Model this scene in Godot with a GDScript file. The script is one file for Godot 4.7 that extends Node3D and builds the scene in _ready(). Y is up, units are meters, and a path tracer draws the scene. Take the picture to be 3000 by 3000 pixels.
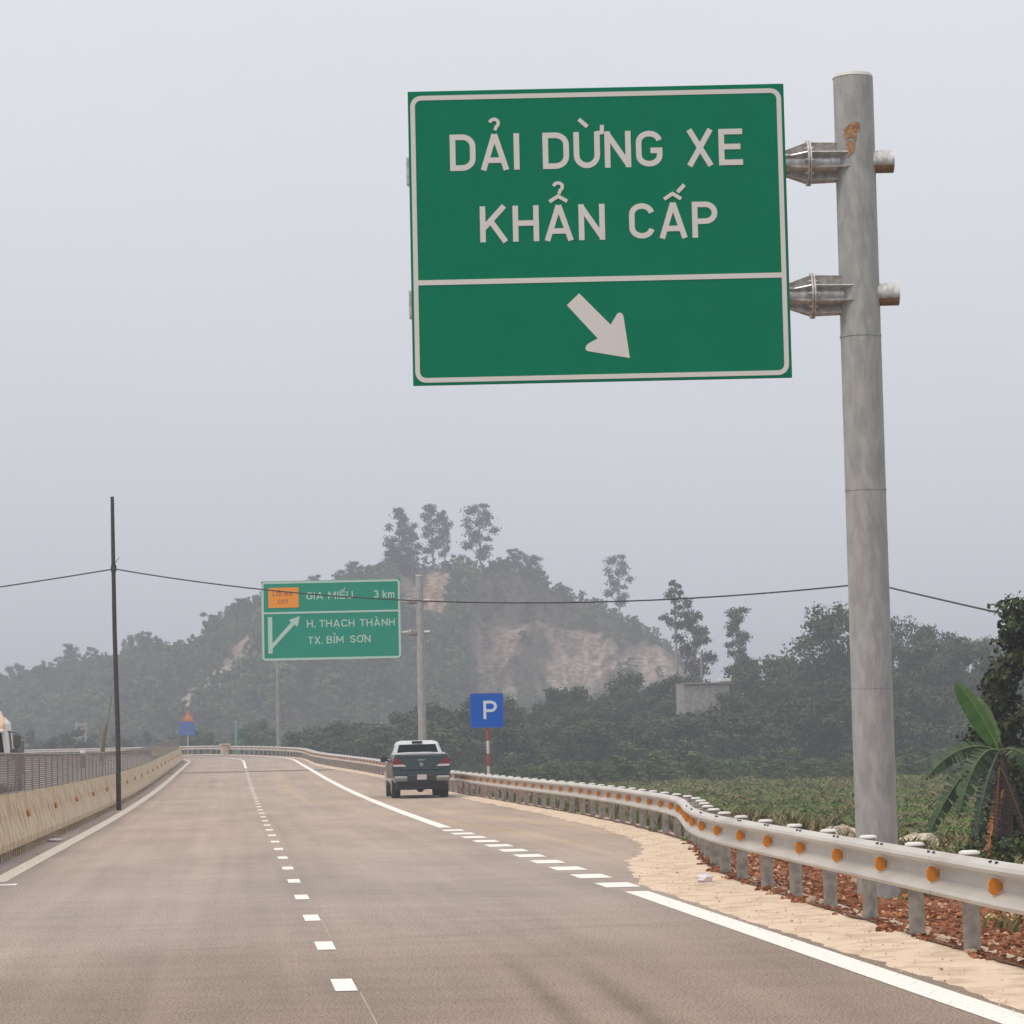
extends Node3D
# A new expressway in haze: cantilever road signs, guardrail, median barrier, pickup on the lay-by, quarried hill.

var rng := RandomNumberGenerator.new()
var used := {}
var M := {}

# ---------------------------------------------------------------- road geometry
const AX := Vector2(-1.23, -20.0)          # a point of the lane line, 20 m ahead of the camera
const S0 := 206.0                          # the bend to the left starts here
const RR := 195.0                          # its radius
var fd := Vector2(-0.0985, -1.0).normalized()
var fn := Vector2.ZERO                     # to the right of the road

func axis(s: float, off: float) -> Vector2:
	if s < S0:
		return AX + (s - 20.0) * fd + off * fn
	var c := AX + (S0 - 20.0) * fd - RR * fn
	var a := (s - S0) / RR
	return c + (RR + off) * (cos(a) * fn + sin(a) * fd)

func el(s: float) -> float:
	var a := 60.0
	var b := 140.0
	var k := 0.0105
	if s < a: return 0.0
	if s < b: return k * (s - a) * (s - a) / (2.0 * (b - a))
	var h := k * (s - a) - k * (b - a) / 2.0
	if s > 260.0: h -= (s - 260.0) * k * 0.75
	return h

func rp(s: float, off: float, h := 0.0) -> Vector3:
	var q := axis(s, off)
	return Vector3(q.x, el(s) + h, q.y)

func table(t: Array, x: float) -> float:
	if x <= t[0][0]: return t[0][1]
	for i in range(1, t.size()):
		if x <= t[i][0]:
			return lerpf(t[i - 1][1], t[i][1], (x - t[i - 1][0]) / (t[i][0] - t[i - 1][0]))
	return t[-1][1]

const RAIL := [[0, 4.35], [19, 4.42], [30, 4.76], [33, 4.88], [35, 5.02], [37, 5.22], [39, 5.47], [41, 5.75], [43, 6.03], [45, 6.28], [47, 6.47], [49.5, 6.63], [52, 6.74], [58, 6.98], [66, 7.16], [76, 7.1], [88, 6.95], [100, 6.72], [135, 6.5], [150, 6.0], [176, 4.75], [190, 4.4], [600, 4.4]]
func rail_off(s: float) -> float: return table(RAIL, s)
const PAVE := [[0, 3.90], [32, 3.92], [34, 4.05], [38, 4.45], [42, 5.15], [46, 5.85], [52, 6.28], [58, 6.55], [70, 6.72], [90, 6.55], [135, 6.15], [150, 5.6], [176, 4.3], [600, 4.1]]
func pave_off(s: float) -> float: return table(PAVE, s)

func road_coords(p: Vector2) -> Vector2:      # world x, z -> distance along, offset
	var rel := p - AX
	var s := rel.dot(fd) + 20.0
	if s < S0: return Vector2(s, rel.dot(fn))
	var c := AX + (S0 - 20.0) * fd - RR * fn
	var v := p - c
	var a := atan2(v.dot(fd), v.dot(fn))
	return Vector2(S0 + a * RR, v.length() - RR)

var nz := FastNoiseLite.new()
const FIELD := -0.75
func ground_h(x: float, z: float) -> float:
	var f := FIELD + 0.12 * nz.get_noise_2d(x * 3.0, z * 3.0)
	var q := road_coords(Vector2(x, z))
	if q.x < -60.0 or q.x > 560.0: return f - 0.3
	var e := minf(el(q.x) - 1.3, 2.0)
	if q.y > -4.0:
		return lerpf(e, f, smoothstep(rail_off(q.x) + 3.0, rail_off(q.x) + 6.0, q.y))
	return lerpf(e, f - 0.2, smoothstep(16.0, 24.0, -q.y))

# ---------------------------------------------------------------- small helpers
func numbered(called: String, parent: Node) -> String:
	var k := "%d/%s" % [parent.get_instance_id(), called]
	used[k] = used.get(k, -1) + 1
	return called if used[k] == 0 else "%s_%03d" % [called, used[k]]

func thing(called: String, label: String, category: String, at := Vector3.ZERO, turn := 0.0, group := "") -> Node3D:
	var o := Node3D.new()
	o.name = numbered(called, self)
	add_child(o, true)
	o.position = at
	o.rotation.y = turn
	tag(o, label, category, group)
	return o

func tag(o: Node, label: String, category := "", group := "", kind := "") -> void:
	o.set_meta("label", label)
	if category: o.set_meta("category", category)
	if group: o.set_meta("group", group)
	if kind: o.set_meta("kind", kind)

func put(called: String, mesh: Mesh, mat: Material, parent: Node = self, xf := Transform3D.IDENTITY) -> MeshInstance3D:
	var o := MeshInstance3D.new()
	o.name = numbered(called, parent)
	o.mesh = mesh
	o.material_override = mat
	o.transform = xf
	parent.add_child(o, true)
	return o

func struct_node(called: String) -> Node3D:
	var o := Node3D.new()
	o.name = numbered(called, self)
	add_child(o, true)
	o.set_meta("kind", "structure")
	return o

func begin() -> SurfaceTool:
	var st := SurfaceTool.new()
	st.begin(Mesh.PRIMITIVE_TRIANGLES)
	st.set_smooth_group(-1)
	return st

func done(st: SurfaceTool) -> ArrayMesh:
	st.generate_normals()
	return st.commit()

func tri(st: SurfaceTool, a: Vector3, b: Vector3, c: Vector3) -> void:
	st.add_vertex(a); st.add_vertex(b); st.add_vertex(c)

func quad(st: SurfaceTool, a: Vector3, b: Vector3, c: Vector3, d: Vector3) -> void:
	tri(st, a, b, c); tri(st, a, c, d)

func hull(st: SurfaceTool, pts: Array, c: Vector3) -> void:   # convex polygon seen clockwise from outside the centre c
	var n: Vector3 = (pts[2] - pts[0]).cross(pts[1] - pts[0])
	if n.dot(pts[0] - c) < 0.0:
		pts.reverse()
	for i in range(1, pts.size() - 1):
		tri(st, pts[0], pts[i], pts[i + 1])

func bbox(st: SurfaceTool, at: Vector3, size: Vector3, bev := 0.01, basis := Basis.IDENTITY) -> void:  # a box with chamfered edges
	var h := size / 2.0
	var b := minf(bev, minf(h.x, minf(h.y, h.z)) * 0.9)
	var v := func(sx: int, sy: int, sz: int, ax: int) -> Vector3:
		var p := Vector3(sx * h.x, sy * h.y, sz * h.z)
		if ax != 0: p.x -= sx * b
		if ax != 1: p.y -= sy * b
		if ax != 2: p.z -= sz * b
		return at + basis * p
	var sg := [-1, 1]
	for a in sg:
		hull(st, [v.call(a, -1, -1, 0), v.call(a, 1, -1, 0), v.call(a, 1, 1, 0), v.call(a, -1, 1, 0)], at)
		hull(st, [v.call(-1, a, -1, 1), v.call(1, a, -1, 1), v.call(1, a, 1, 1), v.call(-1, a, 1, 1)], at)
		hull(st, [v.call(-1, -1, a, 2), v.call(1, -1, a, 2), v.call(1, 1, a, 2), v.call(-1, 1, a, 2)], at)
		for c in sg:
			hull(st, [v.call(-1, a, c, 1), v.call(1, a, c, 1), v.call(1, a, c, 2), v.call(-1, a, c, 2)], at)
			hull(st, [v.call(a, -1, c, 0), v.call(a, 1, c, 0), v.call(a, 1, c, 2), v.call(a, -1, c, 2)], at)
			hull(st, [v.call(a, c, -1, 0), v.call(a, c, 1, 0), v.call(a, c, 1, 1), v.call(a, c, -1, 1)], at)
			for d in sg:
				hull(st, [v.call(a, c, d, 0), v.call(a, c, d, 1), v.call(a, c, d, 2)], at)

func box(size: Vector3, bev := 0.01) -> ArrayMesh:
	var st := begin()
	bbox(st, Vector3.ZERO, size, bev)
	return done(st)

func box_at(size: Vector3, at: Vector3, bs: Basis) -> ArrayMesh:
	var st := begin()
	bbox(st, at, size, 0.01, bs)
	return done(st)

func tube(st: SurfaceTool, pts: Array, rad: Array, sides := 10, caps := true) -> void:
	st.set_smooth_group(1)
	var rings := []
	for i in pts.size():
		var d: Vector3 = (pts[mini(i + 1, pts.size() - 1)] - pts[maxi(i - 1, 0)]).normalized()
		var u := d.cross(Vector3(0.0, 1.0, 0.0))
		if u.length() < 0.05: u = d.cross(Vector3(1.0, 0.0, 0.0))
		u = u.normalized()
		var w := d.cross(u)
		var r := []
		for k in sides:
			var a := TAU * k / sides
			r.append(pts[i] + rad[i] * (cos(a) * u + sin(a) * w))
		rings.append(r)
	for i in rings.size() - 1:
		for k in sides:
			var j := (k + 1) % sides
			quad(st, rings[i][k], rings[i][j], rings[i + 1][j], rings[i + 1][k])
	st.set_smooth_group(-1)
	if caps:
		for k in range(1, sides - 1):
			tri(st, rings[0][0], rings[0][k + 1], rings[0][k])
			tri(st, rings[-1][0], rings[-1][k], rings[-1][k + 1])

func pipe(a: Vector3, b: Vector3, r: float, sides := 16) -> ArrayMesh:
	var st := begin()
	tube(st, [a, b], [r, r], sides)
	return done(st)

func loft(st: SurfaceTool, rings: Array, caps := true) -> void:
	var n: int = rings[0].size()
	for i in rings.size() - 1:
		for k in n:
			var j := (k + 1) % n
			quad(st, rings[i][k], rings[i][j], rings[i + 1][j], rings[i + 1][k])
	if caps:
		for k in range(1, n - 1):
			tri(st, rings[0][0], rings[0][k + 1], rings[0][k])
			tri(st, rings[-1][0], rings[-1][k], rings[-1][k + 1])

func slab(st: SurfaceTool, pts: PackedVector2Array, z0: float, z1: float, xf := Transform3D.IDENTITY) -> void:  # polygon in x, y made thick along z
	var idx := Geometry2D.triangulate_polygon(pts)
	for i in range(0, idx.size(), 3):
		var a := pts[idx[i]]; var b := pts[idx[i + 1]]; var c := pts[idx[i + 2]]
		if (b - a).cross(c - a) > 0.0:
			var t := b; b = c; c = t
		tri(st, xf * Vector3(a.x, a.y, z1), xf * Vector3(b.x, b.y, z1), xf * Vector3(c.x, c.y, z1))
		tri(st, xf * Vector3(a.x, a.y, z0), xf * Vector3(c.x, c.y, z0), xf * Vector3(b.x, b.y, z0))
	var s := 1.0 if Geometry2D.is_polygon_clockwise(pts) else -1.0
	for i in pts.size():
		var a := pts[i]; var b := pts[(i + 1) % pts.size()]
		if s < 0.0:
			var t := a; a = b; b = t
		quad(st, xf * Vector3(a.x, a.y, z0), xf * Vector3(b.x, b.y, z0), xf * Vector3(b.x, b.y, z1), xf * Vector3(a.x, a.y, z1))

# ---------------------------------------------------------------- materials
func lin(r: float, g: float, b: float) -> Color: return Color(r, g, b).linear_to_srgb()

func plain(called: String, c: Color, rough := 0.8, metal := 0.0) -> StandardMaterial3D:
	var m := StandardMaterial3D.new()
	m.resource_name = called
	m.albedo_color = c
	m.roughness = rough
	m.metallic = metal
	M[called] = m
	return m

func noise_tex(seed_: int, freq: float, cols: Array, size := 512, octaves := 4, normal := 0.0) -> NoiseTexture2D:
	var t := NoiseTexture2D.new()
	var n := FastNoiseLite.new()
	n.seed = seed_; n.frequency = freq; n.fractal_octaves = octaves
	t.noise = n; t.width = size; t.height = size; t.seamless = true
	if normal > 0.0:
		t.as_normal_map = true
		t.bump_strength = normal
	else:
		var g := Gradient.new()
		g.offsets = PackedFloat32Array()
		g.colors = PackedColorArray()
		for c in cols: g.add_point(c[0], c[1])
		t.color_ramp = g
	return t

func noisy(called: String, a: Color, b: Color, scale: float, rough := 0.85, metal := 0.0, seed_ := 1, freq := 0.012, bump := 0.0, lo := 0.3, hi := 0.7) -> StandardMaterial3D:
	var m := plain(called, Color.WHITE, rough, metal)
	m.albedo_texture = noise_tex(seed_, freq, [[lo, a], [hi, b]])
	m.uv1_triplanar = true
	m.uv1_world_triplanar = true
	m.uv1_scale = Vector3.ONE * scale
	if bump > 0.0:
		m.normal_enabled = true
		m.normal_texture = noise_tex(seed_ + 50, freq * 4.0, [], 512, 4, bump)
	return m

func leafy(called: String, rough := 0.65, back := 0.25) -> StandardMaterial3D:
	var m := plain(called, Color.WHITE, rough)
	m.vertex_color_use_as_albedo = true
	m.backlight_enabled = true
	m.backlight = Color(back, back, back * 0.5)
	m.metallic_specular = 0.3
	return m

func make_materials() -> void:
	noisy("galvanised", lin(0.30, 0.30, 0.30), lin(0.46, 0.46, 0.455), 0.9, 0.55, 0.15, 3, 0.01)
	noisy("pole steel", lin(0.30, 0.298, 0.30), lin(0.41, 0.405, 0.40), 0.45, 0.62, 0.1, 8, 0.014)
	M["pole steel"].uv1_scale = Vector3(1.1, 0.3, 1.1)
	M["pole steel"].albedo_texture.noise.fractal_octaves = 6
	M["pole steel"].albedo_texture.noise.fractal_gain = 0.6
	noisy("bracket steel", lin(0.42, 0.41, 0.40), lin(0.62, 0.61, 0.60), 2.0, 0.38, 0.6, 5)
	noisy("beam steel", lin(0.46, 0.43, 0.395), lin(0.56, 0.53, 0.49), 0.15, 0.5, 0.12, 4, 0.008)
	noisy("post steel", lin(0.25, 0.235, 0.21), lin(0.40, 0.375, 0.335), 1.2, 0.6, 0.12, 6)
	noisy("painted ground reflection", lin(0.22, 0.12, 0.06), lin(0.36, 0.24, 0.15), 3.0, 0.6, 0.2, 9)  # ground reflection painted as brown colour on the pipe undersides
	noisy("rust_brown", lin(0.27, 0.135, 0.06), lin(0.42, 0.25, 0.14), 3.0, 0.9, 0.0, 7)
	plain("cap white", lin(0.70, 0.68, 0.65), 0.6)
	noisy("sign green", lin(0.000, 0.182, 0.098), lin(0.000, 0.188, 0.102), 0.4, 0.42, 0.0, 11, 0.006)
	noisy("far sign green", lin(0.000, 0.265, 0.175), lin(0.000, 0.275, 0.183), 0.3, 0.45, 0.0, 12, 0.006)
	plain("sign letters", lin(0.68, 0.645, 0.64), 0.6)
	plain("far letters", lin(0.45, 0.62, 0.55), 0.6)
	plain("sign back", lin(0.35, 0.35, 0.35), 0.5, 0.3)
	plain("sign orange", lin(0.86, 0.30, 0.018), 0.5)
	plain("plate black", lin(0.16, 0.05, 0.004), 0.6)
	plain("sign blue", lin(0.0, 0.10, 0.50), 0.5)
	plain("parking white", lin(0.62, 0.70, 0.80), 0.5)
	plain("post red", lin(0.36, 0.06, 0.03), 0.6)
	plain("post white", lin(0.62, 0.58, 0.55), 0.6)
	plain("reflector orange", lin(0.62, 0.215, 0.012), 0.5)
	plain("barrier orange", lin(0.46, 0.20, 0.03), 0.5)
	noisy("line paint", lin(0.58, 0.53, 0.48), lin(0.86, 0.82, 0.77), 1.3, 0.75, 0.0, 21, 0.03, 0.0, 0.18, 0.45)
	noisy("yellowed paint", lin(0.56, 0.47, 0.37), lin(0.82, 0.74, 0.62), 0.8, 0.75, 0.0, 22, 0.03, 0.0, 0.18, 0.5)
	noisy("concrete", lin(0.42, 0.31, 0.19), lin(0.60, 0.50, 0.375), 0.25, 0.95, 0.0, 23, 0.012, 2.0)
	plain("gap shade", lin(0.025, 0.03, 0.028), 0.95)  # near-black colour for the shade painted under the barrier
	noisy("mesh steel", lin(0.24, 0.225, 0.21), lin(0.33, 0.31, 0.29), 0.4, 0.6, 0.1, 24)
	noisy("old timber", lin(0.03, 0.024, 0.021), lin(0.055, 0.043, 0.038), 1.5, 0.9, 0.0, 25)
	plain("bamboo", lin(0.17, 0.14, 0.07), 0.8)
	plain("cable black", lin(0.03, 0.03, 0.032), 0.7)
	noisy("sand", lin(0.53, 0.40, 0.285), lin(0.68, 0.54, 0.41), 0.22, 0.98, 0.0, 31, 0.02, 2.0, 0.2, 0.62)
	noisy("red earth", lin(0.14, 0.05, 0.024), lin(0.27, 0.115, 0.055), 0.8, 1.0, 0.0, 32, 0.02, 6.0)
	var g := leafy("ground", 1.0, 0.0)
	g.backlight_enabled = false
	g.albedo_texture = noise_tex(33, 0.03, [[0.25, Color(0.62, 0.62, 0.6)], [0.75, Color(1, 1, 1)]])
	g.uv1_triplanar = true; g.uv1_world_triplanar = true; g.uv1_scale = Vector3.ONE * 0.25
	var h := leafy("hill", 1.0, 0.0)
	h.backlight_enabled = false
	h.albedo_texture = noise_tex(34, 0.02, [[0.3, Color(0.6, 0.58, 0.56)], [0.7, Color(1, 1, 1)]], 512, 5)
	h.uv1_triplanar = true; h.uv1_world_triplanar = true; h.uv1_scale = Vector3(0.05, 0.12, 0.05)
	leafy("leaves"); leafy("dark leaves", 0.5, 0.15); leafy("grass", 0.8, 0.3)
	leafy("banana leaf", 0.4, 0.35)
	noisy("bark", lin(0.07, 0.055, 0.045), lin(0.16, 0.14, 0.12), 1.0, 0.95, 0.0, 35)
	noisy("pale bark", lin(0.20, 0.18, 0.16), lin(0.34, 0.32, 0.29), 1.0, 0.9, 0.0, 36)
	noisy("banana trunk", lin(0.03, 0.017, 0.013), lin(0.08, 0.045, 0.03), 2.0, 0.8, 0.0, 37)
	var st := leafy("stone", 0.95, 0.0)
	st.backlight_enabled = false
	noisy("pale rock", lin(0.44, 0.37, 0.27), lin(0.66, 0.58, 0.46), 1.6, 0.95, 0.0, 38, 0.02, 5.0)
	noisy("opposite asphalt", lin(0.34, 0.30, 0.27), lin(0.46, 0.41, 0.37), 0.1, 0.95, 0.0, 39)
	noisy("dark asphalt", lin(0.10, 0.088, 0.08), lin(0.15, 0.13, 0.115), 0.5, 0.95, 0.0, 40)
	for k in ["sign green", "far sign green", "sign blue", "sign orange", "sign letters", "far letters", "parking white"]:
		M[k].metallic_specular = 0.06
	# vehicles
	var p := plain("truck paint", lin(0.012, 0.043, 0.055), 0.3, 0.3)
	p.clearcoat_enabled = true; p.clearcoat = 0.8; p.clearcoat_roughness = 0.08
	noisy("dusty paint", lin(0.13, 0.085, 0.065), lin(0.24, 0.18, 0.15), 0.8, 0.7, 0.0, 41)
	var gl := plain("dark glass", lin(0.006, 0.012, 0.012), 0.08)
	gl.metallic_specular = 0.12
	plain("painted sky reflection", lin(0.55, 0.58, 0.60), 0.3, 0.35)  # pale sky reflection painted into the colour of cab and bed cover
	plain("chrome", lin(0.27, 0.27, 0.25), 0.3, 0.6)
	plain("black plastic", lin(0.018, 0.018, 0.018), 0.7)
	plain("rubber", lin(0.022, 0.021, 0.018), 0.9)
	plain("tail red", lin(0.17, 0.012, 0.02), 0.25)
	plain("lamp clear", lin(0.62, 0.60, 0.60), 0.2)
	plain("number plate", lin(0.55, 0.47, 0.50), 0.5)
	plain("lorry white", lin(0.74, 0.72, 0.69), 0.4)
	plain("visor tan", lin(0.62, 0.44, 0.30), 0.5)
	plain("lorry dark", lin(0.05, 0.048, 0.042), 0.5)
	noisy("render wall", lin(0.24, 0.225, 0.21), lin(0.34, 0.32, 0.30), 0.3, 0.95, 0.0, 42)
	plain("litter white", lin(0.70, 0.66, 0.70), 0.6)
	plain("sign pale", lin(0.34, 0.28, 0.26), 0.7)
	plain("teal post", lin(0.12, 0.34, 0.30), 0.6)
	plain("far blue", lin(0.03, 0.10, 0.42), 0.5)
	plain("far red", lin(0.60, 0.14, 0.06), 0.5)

# ---------------------------------------------------------------- road surface
func road_image() -> ImageTexture:
	var w := 512
	var h := 2048
	var a := FastNoiseLite.new(); a.seed = 5; a.frequency = 1.0; a.fractal_octaves = 3
	var b := FastNoiseLite.new(); b.seed = 9; b.frequency = 1.0; b.fractal_octaves = 3
	var data := PackedByteArray()
	data.resize(w * h * 3)
	var r := RandomNumberGenerator.new()
	r.seed = 77
	var lut := PackedByteArray()
	for i in 1025: lut.append(int(clampf(Color(i / 1024.0, 0, 0).linear_to_srgb().r, 0, 1) * 255.0))
	for y in h:
		var s := y * 128.0 / h
		var joint := 0.0
		for x in w:
			var off := x * 16.0 / w - 8.0
			var v := 1.0
			v += 0.17 * a.get_noise_2d(off * 0.35, s * 0.10)
			v += 0.10 * b.get_noise_2d(off * 2.4, s * 0.045)
			v += 0.09 * a.get_noise_2d(off * 0.5 + 40.0, s * 1.3)
			v += r.randf_range(-0.05, 0.05)
			var tan_ := 0.0
			for c in [-2.65, -1.15, 1.1, 2.6]:        # wheel tracks, worn pale and dusty
				var d: float = (off - c) / 0.32
				if absf(d) < 2.2: v += 0.035 * exp(-d * d)
			# dusty curved tracks swinging into the lay-by
			for c in [0.0, 1.7]:
				var path: float = 1.4 + c + 3.6 * smoothstep(45.0, 105.0, 128.0 - s + 20.0)
				var d2: float = (off - path) / 0.35
				if absf(d2) < 2.5: tan_ += 0.10 * exp(-d2 * d2) * smoothstep(30.0, 50.0, s)
			joint = s - 24.6 - off * 0.42
			if absf(joint) < 0.10: v *= 0.92
			if absf(s - 31.5 + off * 0.1) < 0.05: v *= 0.95
			if s < 24.0:                                   # skid marks
				for c in [1.15, 1.62]:
					var d3: float = (off - c - 0.012 * (s - 12.0) * (s - 12.0) / 6.0) / 0.10
					if absf(d3) < 2.5: v -= 0.30 * exp(-d3 * d3) * smoothstep(23.5, 18.0, s)
				for c in [-0.4, 2.35]:
					var d4: float = (off - c - 0.1 * sin(s * 0.5)) / 0.13
					if absf(d4) < 2.5: v -= 0.06 * exp(-d4 * d4) * (0.5 + a.get_noise_2d(s * 0.6, c * 9.0))
			var age := 0.16 * smoothstep(-0.05, 0.05, joint) + 0.84 * smoothstep(-9.0, 9.0, joint + 3.0 * a.get_noise_2d(off * 0.3, s * 0.15))
			var dust := smoothstep(34.0, 60.0, s)
			if off > 3.9: tan_ += 0.05
			var i := (y * w + x) * 3
			data[i] = lut[clampi(int(1024.0 * 0.385 * v * (1.0 + tan_) * lerpf(0.87, 1.10 + 0.10 * dust, age)), 0, 1024)]
			data[i + 1] = lut[clampi(int(1024.0 * 0.330 * v * (1.0 + tan_ * 0.55) * lerpf(0.80, 1.10 + 0.04 * dust, age)), 0, 1024)]
			data[i + 2] = lut[clampi(int(1024.0 * 0.299 * v * (1.0 - tan_ * 0.2) * lerpf(0.735, 1.09 - 0.02 * dust, age)), 0, 1024)]
	var img := Image.create_from_data(w, h, false, Image.FORMAT_RGB8, data)
	return ImageTexture.create_from_image(img)

func strip(a: Callable, b: Callable, s0: float, s1: float, step: float, ha: Callable, hb: Callable, uv := false, cols := 1) -> ArrayMesh:
	var st := begin()
	st.set_smooth_group(1)
	var n := maxi(1, int(ceil((s1 - s0) / step)))
	for i in n:
		for c in cols:
			var sa := s0 + (s1 - s0) * i / n
			var sb := s0 + (s1 - s0) * (i + 1) / n
			var corner := []
			for q in [[sa, c], [sb, c], [sb, c + 1], [sa, c + 1]]:
				var t: float = float(q[1]) / cols
				var o: float = lerpf(a.call(q[0]), b.call(q[0]), t)
				corner.append([rp(q[0], o, lerpf(ha.call(q[0]), hb.call(q[0]), t)), Vector2((o + 8.0) / 16.0, pingpong(q[0], 128.0) / 128.0), Vector2(o, q[0])])
			for k in [0, 1, 2, 0, 2, 3]:
				if uv:
					st.set_uv(corner[k][1])
					st.set_uv2(corner[k][2] * 0.35)
				st.add_vertex(corner[k][0])
	return done(st)

func flat_strip(off: float, width: float, s0: float, s1: float, h: float, step := 4.0) -> ArrayMesh:
	return strip(func(_s): return off - width / 2.0, func(_s): return off + width / 2.0, s0, s1, step, func(_s): return h, func(_s): return h)

func build_road() -> void:
	var asphalt := plain("asphalt", Color.WHITE, 0.93)
	asphalt.albedo_texture = road_image()
	asphalt.detail_enabled = true
	asphalt.detail_blend_mode = BaseMaterial3D.BLEND_MODE_MUL
	asphalt.detail_uv_layer = BaseMaterial3D.DETAIL_UV_2
	asphalt.detail_albedo = noise_tex(61, 0.11, [[0.2, Color(0.62, 0.61, 0.60)], [0.5, Color(0.95, 0.95, 0.95)], [0.8, Color(1, 1, 1)]], 1024, 3)
	asphalt.metallic_specular = 0.25
	var z := func(_s): return 0.0
	var road := struct_node("road")
	tag(road, "grey brown two lane expressway carriageway bending left", "road", "", "structure")
	put("asphalt", strip(func(_s): return -5.0, func(s): return pave_off(s) + 0.5, -40, 470, 2.0, z, z, true, 6), asphalt, road)
	put("edge_line", flat_strip(-3.85, 0.25, 38.3, 470, 0.004), M["yellowed paint"], road)
	put("edge_line", flat_strip(3.66, 0.26, -30, 31.6, 0.004), M["line paint"], road)
	put("edge_line", flat_strip(3.6, 0.26, 59.5, 470, 0.004), M["line paint"], road)
	for i in 11:                                            # broad short blocks across the mouth of the lay-by
		var s := 32.6 + i * 2.42
		put("line_block", flat_strip(3.66 - 0.006 * i, 0.40, s, s + 1.15, 0.004, 2.0), M["line paint"], road)
	for i in 40:
		var s := 19.5 + (i - 4) * 4.1
		if s > 170.0: continue
		put("lane_dash", flat_strip(0.0, 0.15, s - 0.02, s + 1.02, 0.004, 2.0), M["line paint"], road)
	put("lane_line", flat_strip(0.0, 0.15, 172, 420, 0.004), M["line paint"], road)
	put("seam", flat_strip(0.085, 0.007, 3.0, 19.4, 0.002), M["opposite asphalt"], road)
	put("seam", flat_strip(0.085, 0.006, 24.9, 28.0, 0.002), M["opposite asphalt"], road)
	put("paint_spot", flat_strip(-1.02, 0.09, 17.25, 17.40, 0.004), M["line paint"], road)
	put("paint_spot", flat_strip(-3.66, 0.30, 37.2, 37.7, 0.0045, 1.0), M["line paint"], road)
	put("dark_cross_band", flat_strip(0.0, 9.6, 159.0, 162.4, 0.003), M["dark asphalt"], road)  # darker band across the carriageway
	# the other carriageway behind the median
	var opp := struct_node("opposite_carriageway")
	tag(opp, "pale opposite carriageway seen above the median fence", "road", "", "structure")
	put("asphalt", strip(func(_s): return -14.5, func(_s): return -5.0, -40, 470, 4.0, z, z, true, 3), M["opposite asphalt"], opp)
	put("edge_line", flat_strip(-13.6, 0.2, 40, 470, 0.004), M["line paint"], opp)
	# sand along the right edge and the bank of red earth behind the rail
	var wob := func(s: float) -> float: return 0.15 * nz.get_noise_2d(s * 9.0, 3.0) + 0.12 * nz.get_noise_2d(s * 60.0, 9.0) + 0.07 * nz.get_noise_2d(s * 170.0, 19.0)
	var verge := struct_node("verge")
	tag(verge, "pale sandy verge between the white edge line and the guardrail", "verge", "", "structure")
	put("sand", strip(func(s): return maxf(pave_off(s) - 0.06 + wob.call(s) * (1.0 if s > 33.0 else 0.45), 3.82), func(s): return rail_off(s) + 0.40, -10, 300, 0.2, func(_s): return -0.001, func(_s): return 0.03, false, 3), M["sand"], verge)
	put("bank", strip(func(s): return rail_off(s) + 0.16 + 0.5 * wob.call(s), func(s): return rail_off(s) + 3.6, -10, 470, 0.5, func(_s): return 0.035, func(s): return -0.22 + 0.3 * wob.call(s), false, 4), M["red earth"], verge)
	put("bank", strip(func(s): return rail_off(s) + 3.6, func(s): return rail_off(s) + 8.0, -10, 470, 2.0, func(s): return -0.22 + 0.3 * wob.call(s), func(s): return -1.5 - el(s), false, 3), M["red earth"], verge)
	put("bank", strip(func(_s): return -20.0, func(_s): return -14.5, -40, 470, 4.0, func(s): return -1.8 - el(s), func(_s): return -0.01), M["sand"], verge)

# ---------------------------------------------------------------- ground, hills
func spaced(lo: float, hi: float, step: float, out_: float) -> Array:
	var a := []
	var x := lo
	while x <= hi:
		a.append(x); x += step
	var d := step
	var l := lo
	var r: float = a[-1]
	while l > -out_ or r < out_:
		d *= 1.35
		l -= d; r += d
		if l > -out_ * 1.3: a.push_front(l)
		if r < out_ * 1.3: a.append(r)
	return a

func build_ground() -> void:
	var xs := spaced(-70, 96, 2.0, 2600)
	var zs := spaced(-330, 12, 2.0, 2600)
	var st := begin()
	st.set_smooth_group(1)
	var cb := FastNoiseLite.new(); cb.seed = 14; cb.frequency = 0.02
	var n := zs.size()
	var hs := PackedFloat32Array()
	for x in xs:
		for z in zs: hs.append(ground_h(x, z))
	for i in xs.size() - 1:
		for j in n - 1:
			for q in [[0, 0], [1, 0], [1, 1], [0, 0], [1, 1], [0, 1]]:
				var x: float = xs[i + q[0]]
				var z: float = zs[j + q[1]]
				var t := clampf(0.5 + 0.9 * cb.get_noise_2d(x, z * 0.5), 0, 1)
				st.set_color(Color(0.12, 0.16, 0.05).lerp(Color(0.09, 0.17, 0.04), t))
				st.add_vertex(Vector3(x, hs[(i + q[0]) * n + j + q[1]], z))
	var g := put("ground", done(st), M["ground"])
	tag(g, "flat green and brown farmland reaching the foot of the hill", "field", "", "structure")

# skyline of the hills: slope to the side, slope up (both measured from the camera)
const RIDGE := [[-260, 1290], [-150, 1270], [0, 1275], [60, 1280], [110, 1255], [160, 1250], [220, 1240], [260, 1222], [300, 1215], [345, 1225], [370, 1205], [400, 1180], [450, 1150], [490, 1128], [560, 1112], [620, 1098], [690, 1074], [740, 1066], [800, 1058], [870, 1058], [960, 1060], [1010, 1072], [1040, 1100], [1100, 1125], [1170, 1160], [1220, 1195], [1270, 1240], [1310, 1310], [1360, 1390], [1420, 1420]]
func horizon(px: float) -> float: return 1412.0 - (px - 966.0) * 0.0218
func crest_z(x: float) -> float: return 560.0 + maxf(0.0, -42.0 - x) * 1.3

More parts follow.
